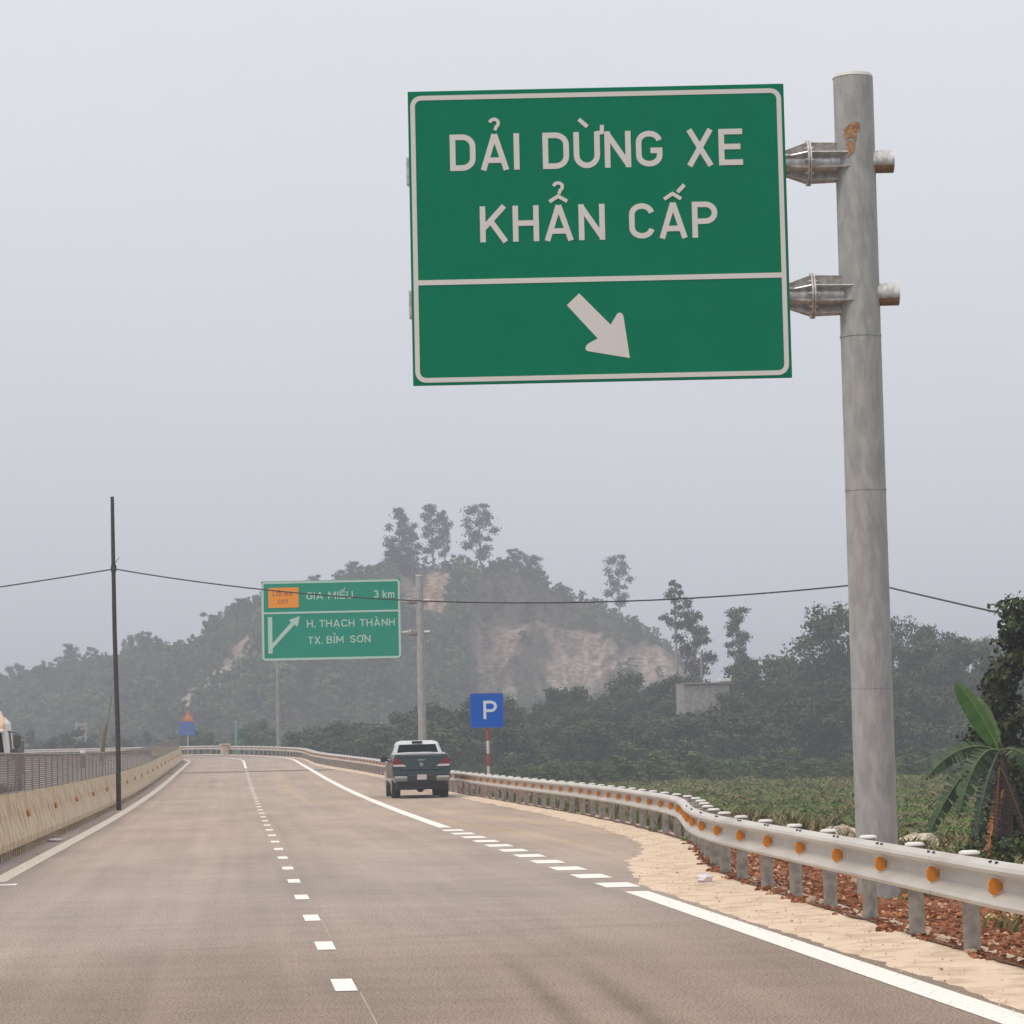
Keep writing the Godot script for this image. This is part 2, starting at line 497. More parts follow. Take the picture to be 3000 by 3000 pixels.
func hill_profile(x: float) -> Array:      # [crest distance, crest height, cliff share, second cliff share]
	var zc := crest_z(x)
	var px := 966.0 + x / zc * 5423.0
	var h := 1.6 + (horizon(px) - table(RIDGE, px)) / 5423.0 * zc - 1.6
	var c1 := smoothstep(880.0, 905.0, px) * (1.0 - smoothstep(1255.0, 1310.0, px))
	var c2 := smoothstep(748.0, 762.0, px) * (1.0 - smoothstep(835.0, 858.0, px))
	return [zc, h, c1, c2, px]

var hn := FastNoiseLite.new()
func hill_h(x: float, z: float) -> Vector2:     # height, share of bare rock
	var p := hill_profile(x)
	var h: float = p[1]
	var d: float = p[0] + z
	d = -(z + p[0]) * -1.0
	if d < 0.0:
		return Vector2(lerpf(h, -2.0, smoothstep(0.0, 110.0, -d)), 0.0)
	var rough := 4.0 * hn.get_noise_2d(x * 1.3, z * 0.15) + 3.2 * absf(hn.get_noise_2d(x * 3.2, z * 0.4))
	var soft := table([[0, h], [10, 0.95 * h], [35, 0.72 * h], [70, 0.32 * h], [105, -2.0]], d)
	var dr := maxf(d + rough, 0.0)
	var top1 := minf(h * 0.93, 23.5 - 3.5 * smoothstep(1000.0, 1270.0, p[4]))
	var cliff1 := table([[0, h], [14, maxf(top1 + 2.0, h * 0.82)], [22, top1], [25, top1 * 0.78], [27, top1 * 0.73], [31, top1 * 0.44], [60, 5.0], [105, -2.0]], dr)
	var cliff2 := table([[0, h], [3, h * 0.98], [5, h * 0.93], [8, h * 0.74], [16, h * 0.66], [50, 0.4 * h], [75, 0.2 * h], [105, -2.0]], dr)
	var y := lerpf(soft, cliff1, p[2])
	y = lerpf(y, cliff2, p[3])
	var fray := hn.get_noise_2d(x * 2.3 + 11.0, d * 2.0)
	var pj: float = p[4] + 34.0 * fray + (dr - 22.0) * 2.2 * (1.0 - smoothstep(900.0, 1000.0, p[4]))
	var rock: float = smoothstep(888.0, 906.0, pj) * (1.0 - smoothstep(1240.0, 1290.0, pj)) * p[2] * smoothstep(19.0, 22.0, dr + 5.0 * fray) * (1.0 - smoothstep(31.0, 39.0, dr - 9.0 * fray))
	rock *= 1.0 - 0.85 * smoothstep(0.16, 0.3, hn.get_noise_2d(x * 1.1 - 70.0, d * 1.6))
	rock = maxf(rock, p[3] * smoothstep(2.0, 4.0, dr) * (1.0 - smoothstep(11.0, 15.0, dr + 4.0 * fray)))
	if p[4] < 520.0:                              # bare pinkish earth on the left shoulder
		rock = maxf(rock, 0.93 * smoothstep(290.0, 350.0, p[4]) * smoothstep(-0.02, 0.14, hn.get_noise_2d(x * 0.9 + 31.0, z * 0.7)) * smoothstep(8.0, 16.0, d) * (1.0 - smoothstep(62.0, 80.0, d)))
	y += 0.8 * hn.get_noise_2d(x * 1.7, z * 1.7)
	return Vector2(y, rock)

func build_hill() -> void:
	hn.seed = 4; hn.frequency = 0.05; hn.fractal_octaves = 4
	var st := begin()
	st.set_smooth_group(1)
	var x0 := -196.0
	var dx := 1.3
	var nx := 198
	var z0 := -428.0
	var dz := -1.3
	var nzz := 278
	var hs := []
	for i in nx:
		for j in nzz: hs.append(hill_h(x0 + i * dx, z0 + j * dz))
	for i in nx - 1:
		for j in nzz - 1:
			var ok := false
			for q in [[0, 0], [1, 0], [1, 1], [0, 1]]:
				if hs[(i + q[0]) * nzz + j + q[1]].x > -1.9: ok = true
			if not ok: continue
			for q in [[0, 0], [1, 1], [1, 0], [0, 0], [0, 1], [1, 1]]:
				var v: Vector2 = hs[(i + q[0]) * nzz + j + q[1]]
				var x: float = x0 + (i + q[0]) * dx
				var z: float = z0 + (j + q[1]) * dz
				var band := 0.5 + 0.5 * hn.get_noise_2d(x * 0.7, v.x * 7.0 + x * 1.1)
				var rock := Color(0.32, 0.25, 0.20).lerp(Color(0.54, 0.47, 0.40), clampf(band * 0.6 + 0.25 + 0.9 * hn.get_noise_2d(x * 0.35 + 9.0, v.x * 0.8), 0.0, 1.0))
				var crack := absf(hn.get_noise_2d(x * 1.6 + v.x * 0.9, v.x * 1.2 - x * 0.3 + 77.0))
				rock = rock.lerp(Color(0.17, 0.13, 0.10), 0.75 * (1.0 - smoothstep(0.0, 0.10, crack)))
				if v.x > 22.0 and x < -9.0: rock = rock.lerp(Color(0.62, 0.44, 0.27), 0.6)
				st.set_color(Color(0.10, 0.085, 0.055).lerp(rock, v.y))
				st.add_vertex(Vector3(x, v.x, z))
	var g := put("hill", done(st), M["hill"])
	tag(g, "wooded hill with quarried tan rock faces behind the road", "hill", "", "structure")

# ---------------------------------------------------------------- plants
func leaf_clump(st: SurfaceTool, p: Vector3, n: Vector3, s: float, col: Color, long := 1.0) -> void:
	var u := n.cross(Vector3(rng.randfn(), rng.randfn(), rng.randfn())).normalized()
	var w := n.cross(u).normalized()
	var a := p + u * s * rng.randf_range(0.4, 0.6) * long
	var b := p + w * s * rng.randf_range(0.25, 0.5) + n * s * rng.randf_range(-0.2, 0.1)
	var c := p - u * s * rng.randf_range(0.4, 0.6) * long + n * s * rng.randf_range(-0.3, 0.1)
	var d := p - w * s * rng.randf_range(0.25, 0.5)
	st.set_color(col)
	tri(st, a, b, c); tri(st, a, c, d)

func crown(lobes: Array, per: int, leaf: float, ca: Color, cb: Color, droop := 0.0) -> ArrayMesh:
	var st := begin()
	for l in lobes:
		var t := rng.randf()
		var base := ca.lerp(cb, t)
		for i in per:
			var dir := Vector3(rng.randfn(), rng.randfn(), rng.randfn()).normalized()
			var r := pow(rng.randf(), 0.45) * (rng.randf_range(0.82, 1.22) if droop == 0.0 else rng.randf_range(0.6, 1.45))
			var p: Vector3 = l[0] + dir * l[1] * r
			var n := (dir + Vector3(rng.randfn(), rng.randfn() + 0.5 - droop, rng.randfn()) * 0.5).normalized()
			var k := rng.randf_range(0.75, 1.25)
			leaf_clump(st, p, n, leaf * rng.randf_range(0.6, 1.3), Color(base.r * k, base.g * k, base.b * k), 1.0 + droop)
	return done(st)

func broad_tree(h: float, w: float, bare: float, leaf: float, per: int, lobes_n: int, ca: Color, cb: Color) -> Array:
	var lobes := []
	var st := begin()
	var top := Vector3(rng.randf_range(-0.3, 0.3), h * 0.75, rng.randf_range(-0.3, 0.3))
	tube(st, [Vector3(0, -0.6, 0), Vector3(0.05, h * 0.3, 0), top], [h * 0.028, h * 0.02, h * 0.006], 7)
	var ch := h - bare
	for i in lobes_n:
		var u := (i + 0.5) / lobes_n
		var y := bare + ch * (0.10 + 0.82 * u)
		var span := w * sqrt(maxf(0.06, 1.0 - pow(absf(u - 0.38) / 0.66, 2.0)))
		var a := rng.randf() * TAU
		var rr := span * sqrt(rng.randf()) * 0.85
		var c := Vector3(cos(a) * rr, y, sin(a) * rr)
		var s := w * rng.randf_range(0.26, 0.46) * (1.0 - 0.3 * u)
		lobes.append([c, Vector3(s, s * rng.randf_range(0.6, 0.85), s)])
		if i % 3 == 0 and bare > 0.0:
			var root := Vector3(0.05, lerpf(h * 0.2, h * 0.6, u), 0)
			tube(st, [root, root.lerp(c, 0.5) + Vector3(0, 0.1, 0), c], [h * 0.011, h * 0.007, h * 0.003], 5, false)
	return [crown(lobes, per, leaf, ca, cb), done(st)]

func tall_tree(h: float, w: float, bare: float, leaf: float, per: int, lobes_n: int, ca: Color, cb: Color) -> Array:
	var lobes := []
	var st := begin()
	var bend := rng.randf_range(-0.5, 0.5)
	tube(st, [Vector3(0, -0.8, 0), Vector3(bend * 0.3, h * 0.4, 0), Vector3(bend, h * 0.75, 0.1), Vector3(bend * 1.1, h * 0.97, 0)], [h * 0.014, h * 0.011, h * 0.006, h * 0.002], 6)
	for i in lobes_n:
		var u := (i + rng.randf()) / lobes_n
		var y := lerpf(bare, h * 0.97, u)
		var span := w * (0.35 + 0.65 * sin(PI * clampf(u * 0.9 + 0.08, 0, 1)))
		var a := rng.randf() * TAU
		var c := Vector3(bend * y / h + cos(a) * span * rng.randf_range(0.2, 0.9), y, sin(a) * span * rng.randf_range(0.2, 0.9))
		var s := w * rng.randf_range(0.20, 0.42)
		lobes.append([c, Vector3(s, s * rng.randf_range(0.6, 0.9), s)])
		var root := Vector3(bend * (y - span * 0.7) / h, y - span * 0.7, 0)
		tube(st, [root, root.lerp(c, 0.6), c], [h * 0.005, h * 0.003, h * 0.0015], 4, false)
	return [crown(lobes, per, leaf, ca, cb, 0.5), done(st)]

var tree_kinds := {}
const GA := Color(0.018, 0.038, 0.016)
const GB := Color(0.048, 0.086, 0.030)
const GC := Color(0.095, 0.118, 0.036)
const EA := Color(0.050, 0.066, 0.045)
const EB := Color(0.085, 0.100, 0.066)

func make_tree_kinds() -> void:
	for i in 6:
		tree_kinds["round%d" % i] = [broad_tree(8.0, [2.9, 3.2, 3.6, 3.8, 2.6, 3.3][i], 0.9, 0.27, 190, 30, GA.lerp(GB, [0.0, 0.3, 0.5, 0.2, 0.7, 0.4][i]), GB.lerp(GC, [0.0, 0.35, 0.1, 0.7, 0.9, 0.5][i])), 8.0, "bark"]
	for i in 3:
		tree_kinds["low%d" % i] = [broad_tree(5.0, 2.8 + 0.4 * i, 0.0, 0.25, 190, 26, GA.lerp(GB, 0.3), GB.lerp(GC, [0.2, 0.9, 0.5][i])), 5.0, "bark"]
	tree_kinds["open0"] = [broad_tree(13.0, 4.0, 3.0, 0.28, 150, 48, GA.lerp(GB, 0.3), GB), 13.0, "bark"]
	tree_kinds["open1"] = [broad_tree(13.0, 3.4, 3.0, 0.27, 110, 40, GB, EB), 13.0, "bark"]
	tree_kinds["gum0"] = [tall_tree(10.0, 2.1, 1.2, 0.30, 95, 30, EA, EB), 10.0, "pale bark"]
	tree_kinds["gum1"] = [tall_tree(10.0, 2.4, 2.6, 0.28, 85, 24, EA, EB), 10.0, "pale bark"]
	tree_kinds["gum2"] = [tall_tree(18.0, 2.6, 9.5, 0.30, 120, 28, EA, EB), 18.0, "pale bark"]
	tree_kinds["gum3"] = [tall_tree(18.0, 2.0, 10.5, 0.24, 130, 24, EA, EB), 18.0, "pale bark"]
	tree_kinds["gum4"] = [tall_tree(18.0, 1.6, 13.0, 0.22, 90, 15, EA, EB), 18.0, "pale bark"]

func tree(kind: String, at: Vector3, h: float, label: String, group := "", wide := 1.0, called := "tree") -> Node3D:
	var t = tree_kinds[kind]
	if t.size() == 3:
		var p := Node3D.new()
		p.name = "proto"
		put("crown", t[0][0], M["leaves"], p)
		put("trunk", t[0][1], M[t[2]], p)
		t.append(p)
	var o: Node3D = t[3].duplicate()
	o.name = numbered(called, self)
	add_child(o, true)
	o.position = at
	var k: float = h / t[1]
	o.rotation.y = rng.randf() * TAU
	o.scale = Vector3(k * wide, k, k * wide)
	tag(o, label, "tree", group)
	return o

func px_at(px: float, dist: float) -> float: return (px - 966.0) / 5423.0 * dist
func top_h(px: float, y: float, dist: float) -> float: return 1.6 + (horizon(px) - y) / 5423.0 * dist

const TOPS := [[540, 1388], [600, 1368], [700, 1350], [760, 1336], [860, 1322], [960, 1302], [1100, 1275], [1200, 1272], [1290, 1265], [1400, 1246], [1500, 1226], [1600, 1222], [1700, 1205], [1800, 1206], [1860, 1225], [1990, 1215]]

func scatter(called: String, mesh: Mesh, mat: Material, xfs: Array, cols: Array, label: String, parent: Node = self) -> void:
	var mm := MultiMesh.new()
	mm.transform_format = MultiMesh.TRANSFORM_3D
	mm.use_colors = true
	mm.mesh = mesh
	mm.instance_count = xfs.size()
	for i in xfs.size():
		mm.set_instance_transform(i, xfs[i])
		mm.set_instance_color(i, cols[i])
	var o := MultiMeshInstance3D.new()
	o.name = numbered(called, parent)
	o.multimesh = mm
	o.material_override = mat
	parent.add_child(o, true)
	o.set_meta("kind", "stuff")
	o.set_meta("label", label)

func turned(at: Vector3, s: Vector3, tilt := 0.0) -> Transform3D:
	var b := Basis(Vector3.UP, rng.randf() * TAU)
	if tilt > 0.0: b = Basis(Vector3(rng.randfn(), rng.randfn(), rng.randfn()).normalized(), rng.randf() * tilt) * b
	return Transform3D(b.scaled_local(s), at)

func tint(lo := 0.8, hi := 1.25) -> Color:
	var k := rng.randf_range(lo, hi)
	return Color(k * rng.randf_range(0.92, 1.1), k, k * rng.randf_range(0.9, 1.05))

func build_forest() -> void:
	# the wooded slopes as a mass
	var protos := []
	for i in 4:
		protos.append(broad_tree(3.4, 1.5, 0.0, 0.23, 85, 13, GA.lerp(GB, 0.35), GB.lerp(GC, 0.5))[0])
	var xf := [[], [], [], []]
	var co := [[], [], [], []]
	var tries := 0
	var got := 0
	while got < 6600 and tries < 60000:
		tries += 1
		var x := rng.randf_range(-190.0, 58.0)
		var p := hill_profile(x)
		var d := rng.randf_range(-14.0, 100.0)
		var z: float = -(p[0] - d)
		var v := hill_h(x, z)
		if v.x < -1.2: continue
		if rng.randf() < v.y * 0.965: continue
		
		var s := rng.randf_range(0.45, 1.1) * (1.7 if rng.randf() < 0.12 else 1.0)
		if d < 6.0: s = rng.randf_range(0.35, 0.9)
		elif p[2] > 0.3 and d < 44.0: s *= 0.6
		elif d > 60.0: s *= 1.35
		var k := rng.randi() % 4
		xf[k].append(turned(Vector3(x, v.x - 0.3, z), Vector3(s, s * rng.randf_range(0.75, 1.2), s)))
		co[k].append(tint(0.6, 2.6))
		got += 1
	for k in 4:
		scatter("hillside_forest", protos[k], M["leaves"], xf[k], co[k], "dense shrubs and small trees covering the hill slopes")
	# woods on the plain between the tree line and the hill
	xf = [[], [], [], []]; co = [[], [], [], []]
	for i in 1500:
		var dist := rng.randf_range(300.0, 470.0)
		var px := rng.randf_range(-60.0, 2050.0)
		if px < 560.0 and rng.randf() < 0.4: continue
		var x := px_at(px, dist)
		var q := road_coords(Vector2(x, -dist))
		if absf(q.y + 4.0) < 16.0: continue
		var k := rng.randi() % 4
		var s := rng.randf_range(0.9, 1.7)
		if px > 980.0: s *= 1.25
		xf[k].append(turned(Vector3(x, FIELD - 0.3, -dist), Vector3(s, s * rng.randf_range(0.8, 1.2), s)))
		co[k].append(tint(0.7, 1.3))
	for k in 4:
		scatter("plain_woods", protos[k], M["leaves"], xf[k], co[k], "woods on the plain at the foot of the hill")
	# low bushes in front of the tree line
	xf = [[], [], [], []]; co = [[], [], [], []]
	for i in 620:
		var dist := rng.randf_range(172.0, 232.0)
		var px := rng.randf_range(860.0, 1990.0)
		var s := rng.randf_range(0.16, 0.42) + (0.25 if rng.randf() < 0.08 else 0.0)
		var k := rng.randi() % 4
		var x := px_at(px, dist)
		xf[k].append(turned(Vector3(x, ground_h(x, -dist) - 0.1, -dist), Vector3(s * 1.5, s, s * 1.5)))
		co[k].append(tint(1.0, 2.0))
	for k in 4:
		scatter("field_scrub", protos[k], M["leaves"], xf[k], co[k], "low scrub between the field and the tree line")

func build_trees() -> void:
	make_tree_kinds()
	# the tree line beyond the field
	var counted := {}
	for row in 3:
		var n: int = [32, 34, 36][row]
		for i in n:
			var px: float = lerpf(548.0, 1985.0, (i + rng.randf_range(0.1, 0.9)) / n)
			var dist := rng.randf_range(232.0, 250.0) + row * 18.0
			var share: float = [rng.randf_range(0.40, 0.68), rng.randf_range(0.62, 0.9), rng.randf_range(0.80, 1.06)][row]
			var h: float = (top_h(px, table(TOPS, px), dist) - FIELD) * share
			if px < 960.0: dist -= 18.0
			if row == 0 and absf(px - 1325.0) < 75.0:
				dist = 234.0
				h = minf(h, top_h(px, 1342.0, dist) - FIELD)
			if row == 1 and absf(px - 1325.0) < 80.0: dist = 256.0
			var kind := ("low%d" % (rng.randi() % 3)) if row == 0 or px < 900.0 else ("round%d" % (rng.randi() % 6))
			var x := px_at(px, dist)
			if h < 2.2: kind = "low%d" % (rng.randi() % 3)
			var group: String = ["front trees of the tree line", "middle trees of the tree line", "back trees of the tree line"][row]
			var look: String = ["low bushy tree in the front row", "rounded tree in the middle row", "taller hazy tree in the back row"][row]
			var mark := ""
			for lm in [[0, "left of the distant sign pole"], [795, "right of the distant sign pole"], [917, "right of the blue parking sign"], [1100, "left of the grey hut"], [1325, "right of the grey hut"], [1500, "left of the big sign pole"], [1650, "right of the big sign pole"], [1850, "beside the near dark tree"]]:
				if px >= lm[0]: mark = lm[1]
			var key := "%d%s" % [row, mark]
			counted[key] = counted.get(key, 0) + 1
			var label: String = "%s %s, %s" % [["first", "second", "third", "fourth", "fifth", "sixth", "seventh", "eighth", "ninth", "tenth"][counted[key] - 1], look, mark]
			tree(kind, Vector3(x, ground_h(x, -dist) - 0.1, -dist), h, label, group, clampf(1.25 * 6.0 / maxf(h, 4.0), 0.9, 1.5), "tree")
	var E := [["open0", 1562, 1130, 262, "tall leafy tree standing up left of the big sign pole", 1.0],
		["open1", 1693, 1152, 300, "pale thin-crowned tree just right of the big sign pole", 0.8],
		["open0", 1748, 1172, 285, "domed tree between the sign pole and the dark tree", 1.1],
		["open1", 1800, 1196, 280, "smaller shoulder tree right of the domed tree", 1.1],
		["open0", 1868, 1196, 400, "faint hazy tree behind the edge of the dark tree", 1.0],
		["round3", 1378, 1300, 239, "bushy tree covering the right side of the grey hut", 0.9],
		["low1", 1312, 1338, 238, "low tree covering the foot of the grey hut", 1.0],
		["gum2", 1306, 1146, 330, "tall broad gum tree above the grey hut", 1.0],
		["gum4", 1272, 1086, 345, "slim umbrella-topped gum tree rising above its neighbours", 1.0],
		["gum3", 1384, 1138, 330, "narrow columnar gum tree standing alone on the skyline", 1.0]]
	for e in E:
		var x := px_at(e[1], e[3])
		var gh := ground_h(x, -e[3])
		tree(e[0], Vector3(x, gh - 0.1, -e[3]), top_h(e[1], e[2], e[3]) - gh, e[4], "", e[5])
	# trees on the crest and ridge: kind, px, top, dist ahead of the crest, label
	var R := [["gum0", 752, 955, 0, "leftmost tall gum tree of the clump on the hilltop", 1.0],
		["gum0", 776, 985, 3, "bushy gum tree in the middle of the hilltop clump", 0.9],
		["gum1", 815, 948, -2, "tall gum tree at the right of the hilltop clump", 1.0],
		["gum1", 838, 960, 2, "thin gum tree leaning beside the hilltop clump", 0.7],
		["gum1", 905, 947, 0, "lone airy gum tree on the hill crest", 1.15],
		["gum1", 1165, 1044, 0, "lone gum tree on the right slope of the hill", 1.0],
		["round1", 968, 1034, 0, "round dark tree on the hill crest right of the gum trees", 1.3],
		["round2", 1000, 1046, 2, "small round tree at the right end of the crest", 1.2],
		["round0", 740, 1024, 4, "dense round tree under the hilltop clump", 1.2],
		["round3", 660, 1058, 2, "round tree on the crest above the distant sign", 1.3],
		["round0", 128, 1213, 2, "single round tree on the far left ridge", 1.0],
		["gum0", 232, 1206, 2, "slender tree on the left ridge beside the timber pole", 0.9],
		["round1", 270, 1190, 2, "broad tree on the left ridge right of the timber pole", 1.1],
		["round3", 338, 1206, 2, "pointed tree in the dip of the left ridge", 0.9],
		["round2", 402, 1160, 2, "tree on the shoulder of the left ridge", 1.1],
		["round0", 452, 1128, 2, "rounded tree left of the distant sign on the ridge", 1.5],
		["gum1", 22, 1256, 2, "thin tree at the left edge of the ridge", 0.9]]
	for e in R:
		var x := px_at(e[1], 560.0)
		for k in 4: x = px_at(e[1], crest_z(x))
		var dist: float = crest_z(x) - e[3]
		var y := hill_h(x, -dist).x
		tree(e[0], Vector3(x, y - 0.4, -dist), maxf(top_h(e[1], e[2], dist) - y + 0.4, 2.5), e[4], "", e[5])

func tuft(blades: int, h: float, spread: float, ca: Color, cb: Color) -> ArrayMesh:
	var st := begin()
	for i in blades:
		var a := rng.randf() * TAU
		var r := spread * sqrt(rng.randf())
		var p := Vector3(cos(a) * r, -0.03, sin(a) * r)
		var dir := Vector3(rng.randfn() * 0.35, 1.0, rng.randfn() * 0.35)
		var side := Vector3(cos(a + 1.3), 0, sin(a + 1.3)) * h * rng.randf_range(0.04, 0.09)
		var q := p + dir * h * rng.randf_range(0.4, 0.65)
		var t := q + (dir + Vector3(rng.randfn() * 0.5, -0.3, rng.randfn() * 0.5)) * h * rng.randf_range(0.25, 0.5)
		st.set_color(ca.lerp(cb, rng.randf()))
		tri(st, p - side, p + side, q + side * 0.7)
		tri(st, p - side, q + side * 0.7, q - side * 0.7)
		tri(st, q - side * 0.7, q + side * 0.7, t)
	return done(st)

func rock_mesh(r: float, seed_: int) -> ArrayMesh:
	var k := RandomNumberGenerator.new()
	k.seed = seed_
	var st := begin()
	var ph := 5
	var th := 7
	var v := []
	for i in ph + 1:
		var row := []
		for j in th:
			var a := PI * i / ph
			var b := TAU * (j + 0.5 * (i % 2)) / th
			row.append(Vector3(sin(a) * cos(b), cos(a) * 0.7, sin(a) * sin(b)) * r * k.randf_range(0.72, 1.15))
		v.append(row)
	for i in ph:
		for j in th:
			var m := (j + 1) % th
			quad(st, v[i][j], v[i + 1][j], v[i + 1][m], v[i][m])
	return done(st)

func build_undergrowth() -> void:
	# crop and weeds over the field
	var tufts := [tuft(11, 0.36, 0.26, Color(0.095, 0.155, 0.035), Color(0.145, 0.185, 0.05)), tuft(11, 0.30, 0.28, Color(0.08, 0.16, 0.030), Color(0.13, 0.205, 0.045)), tuft(12, 0.5, 0.18, Color(0.15, 0.14, 0.07), Color(0.22, 0.18, 0.09))]
	var xf := [[], [], []]
	var co := [[], [], []]
	var patch := FastNoiseLite.new(); patch.seed = 3; patch.frequency = 0.03
	for i in 90000:
		var dist := 38.0 + 150.0 * pow(rng.randf(), 0.8)
		var px := rng.randf_range(880.0, 2020.0)
		var x := px_at(px, dist)
		var q := road_coords(Vector2(x, -dist))
		if q.y < rail_off(q.x) + 2.2: continue
		var v := patch.get_noise_2d(x, -dist * 0.6)
		var k := 0 if v < -0.14 else 1
		if rng.randf() < 0.04: k = 2
		var s := rng.randf_range(0.6, 1.2) * (1.0 + dist * 0.004)
		xf[k].append(turned(Vector3(x, ground_h(x, -dist), -dist), Vector3(s * 0.95, s * 0.42, s * 0.95)))
		co[k].append(tint(0.75, 1.25))
	for k in 3:
		scatter("field_grass", tufts[k], M["grass"], xf[k], co[k], "green and brown crop and weeds covering the field")
	# rank weeds on the bank near the sign pole
	xf = [[], [], []]; co = [[], [], []]
	for i in 2600:
		var s := rng.randf_range(12.0, 62.0)
		var o := rail_off(s) + rng.randf_range(1.2, 8.5)
		if s < 40.0 and o < rail_off(s) + 3.4 and rng.randf() < 0.93: continue
		var p := rp(s, o)
		p.y = maxf(ground_h(p.x, p.z), -0.22 - (o - rail_off(s) - 3.6) * 0.29) if o > rail_off(s) + 3.6 else -0.02 - 0.06 * (o - rail_off(s))
		var k := rng.randi() % 3
		var z := rng.randf_range(0.6, 1.25)
		xf[k].append(turned(p, Vector3(z, z, z)))
		co[k].append(tint(0.6, 1.3))
	for i in 30:                                           # a few at the foot of the posts and by the right edge
		var s := rng.randf_range(15.0, 22.0)
		var p := rp(s, rail_off(s) + rng.randf_range(0.9, 2.6), -0.1)
		xf[1].append(turned(p, Vector3.ONE * rng.randf_range(0.5, 0.95)))
		co[1].append(Color(1.1, 1.6, 0.7))
	for i in 240:
		var s := rng.randf_range(44.0, 100.0)
		var p := rp(s, rail_off(s) + rng.randf_range(0.3, 1.6), -0.05)
		xf[i % 3].append(turned(p, Vector3.ONE * rng.randf_range(0.4, 0.9)))
		co[i % 3].append(tint(0.6, 1.1))
	for k in 3:
		scatter("bank_weeds", tufts[k], M["grass"], xf[k], co[k], "weeds on the bank behind the guardrail")
	# red stones under the rail
	var rocks := []
	for i in 4: rocks.append(rock_mesh(0.05, 90 + i))
	xf = [[], [], [], []]; co = [[], [], [], []]
	for i in 15000:
		var s := rng.randf_range(11.0, 46.0)
		var u := rng.randf()
		var o := rail_off(s) + 0.15 + 3.6 * pow(u, 1.3) + 0.25 * nz.get_noise_2d(s * 20.0, 5.0)
		var d := o - rail_off(s) - 0.25
		var p := rp(s, o, 0.025 - maxf(d, 0.0) * 0.072)
		var k := rng.randi() % 4
		var z := rng.randf_range(0.2, 0.75) * (1.0 if rng.randf() > 0.04 else 1.8)
		xf[k].append(turned(p, Vector3(z * 1.2, z * 0.8, z), PI))
		var c := Color(0.13, 0.042, 0.018).lerp(Color(0.42, 0.175, 0.085), pow(rng.randf(), 1.4))
		if rng.randf() < 0.10: c = Color(0.58, 0.40, 0.27)
		co[k].append(c)
	for k in 4:
		scatter("gravel", rocks[k], M["stone"], xf[k], co[k], "reddish brown stones on the bank under the guardrail")
	# grit strewn over the sand and out on to the asphalt
	var gx := []
	var gc := []
	for i in 1000:
		var s := rng.randf_range(12.0, 58.0)
		var u := rng.randf()
		var o := lerpf(pave_off(s) - 0.22, rail_off(s) + 0.2, pow(u, 0.8))
		var z := rng.randf_range(0.06, 0.20) * (1.0 if rng.randf() > 0.04 else 2.0)
		gx.append(turned(rp(s, o, 0.012 + 0.012 * u), Vector3(z * 1.2, z * 0.7, z), PI))
		gc.append(Color(0.50, 0.38, 0.265).lerp(Color(0.70, 0.57, 0.43), rng.randf()))
	scatter("grit", rocks[1], M["stone"], gx, gc, "tan grit strewn over the sandy verge and road edge")
	# pale boulders by the foot of the sign pole
	var spots := [[1545, 1572, 0.36], [1570, 1560, 0.40], [1596, 1575, 0.30], [1530, 1585, 0.22], [1648, 1590, 0.2], [1712, 1566, 0.28], [1765, 1578, 0.16], [1790, 1585, 0.14]]
	var names := ["pale boulder at the left of the pile by the sign pole", "largest pale boulder topping the pile by the sign pole", "pale boulder on the right of the pile by the sign pole", "small pale stone at the left foot of the boulder pile", "small stone right behind the guardrail by the pole", "flat pale rock just right of the sign pole", "small pale stone under the banana leaves", "smallest pale stone nearest the dead banana leaf"]
	for i in spots.size():
		var sp = spots[i]
		var dist := 46.0
		var x := px_at(sp[0], dist)
		var b := put("boulder", rock_mesh(sp[2], 40 + i), M["pale rock"], self, Transform3D(Basis(Vector3.UP, i * 1.7).scaled(Vector3(1.3, 0.9, 1.0)), Vector3(x, top_h(sp[0], sp[1], dist) - 0.05, -dist)))
		b.position.y = maxf(ground_h(x, -dist) + 0.12, b.position.y - 0.15)
		tag(b, names[i], "rock")
	# earth mound that carries them
	var md := put("earth_mound", rock_mesh(1.0, 99), M["red earth"], self, Transform3D(Basis.IDENTITY.scaled(Vector3(3.0, 0.62, 1.6)), Vector3(5.6, FIELD - 0.08, -46.4)))
	tag(md, "low mound of earth carrying the pale boulders", "mound", "", "structure")

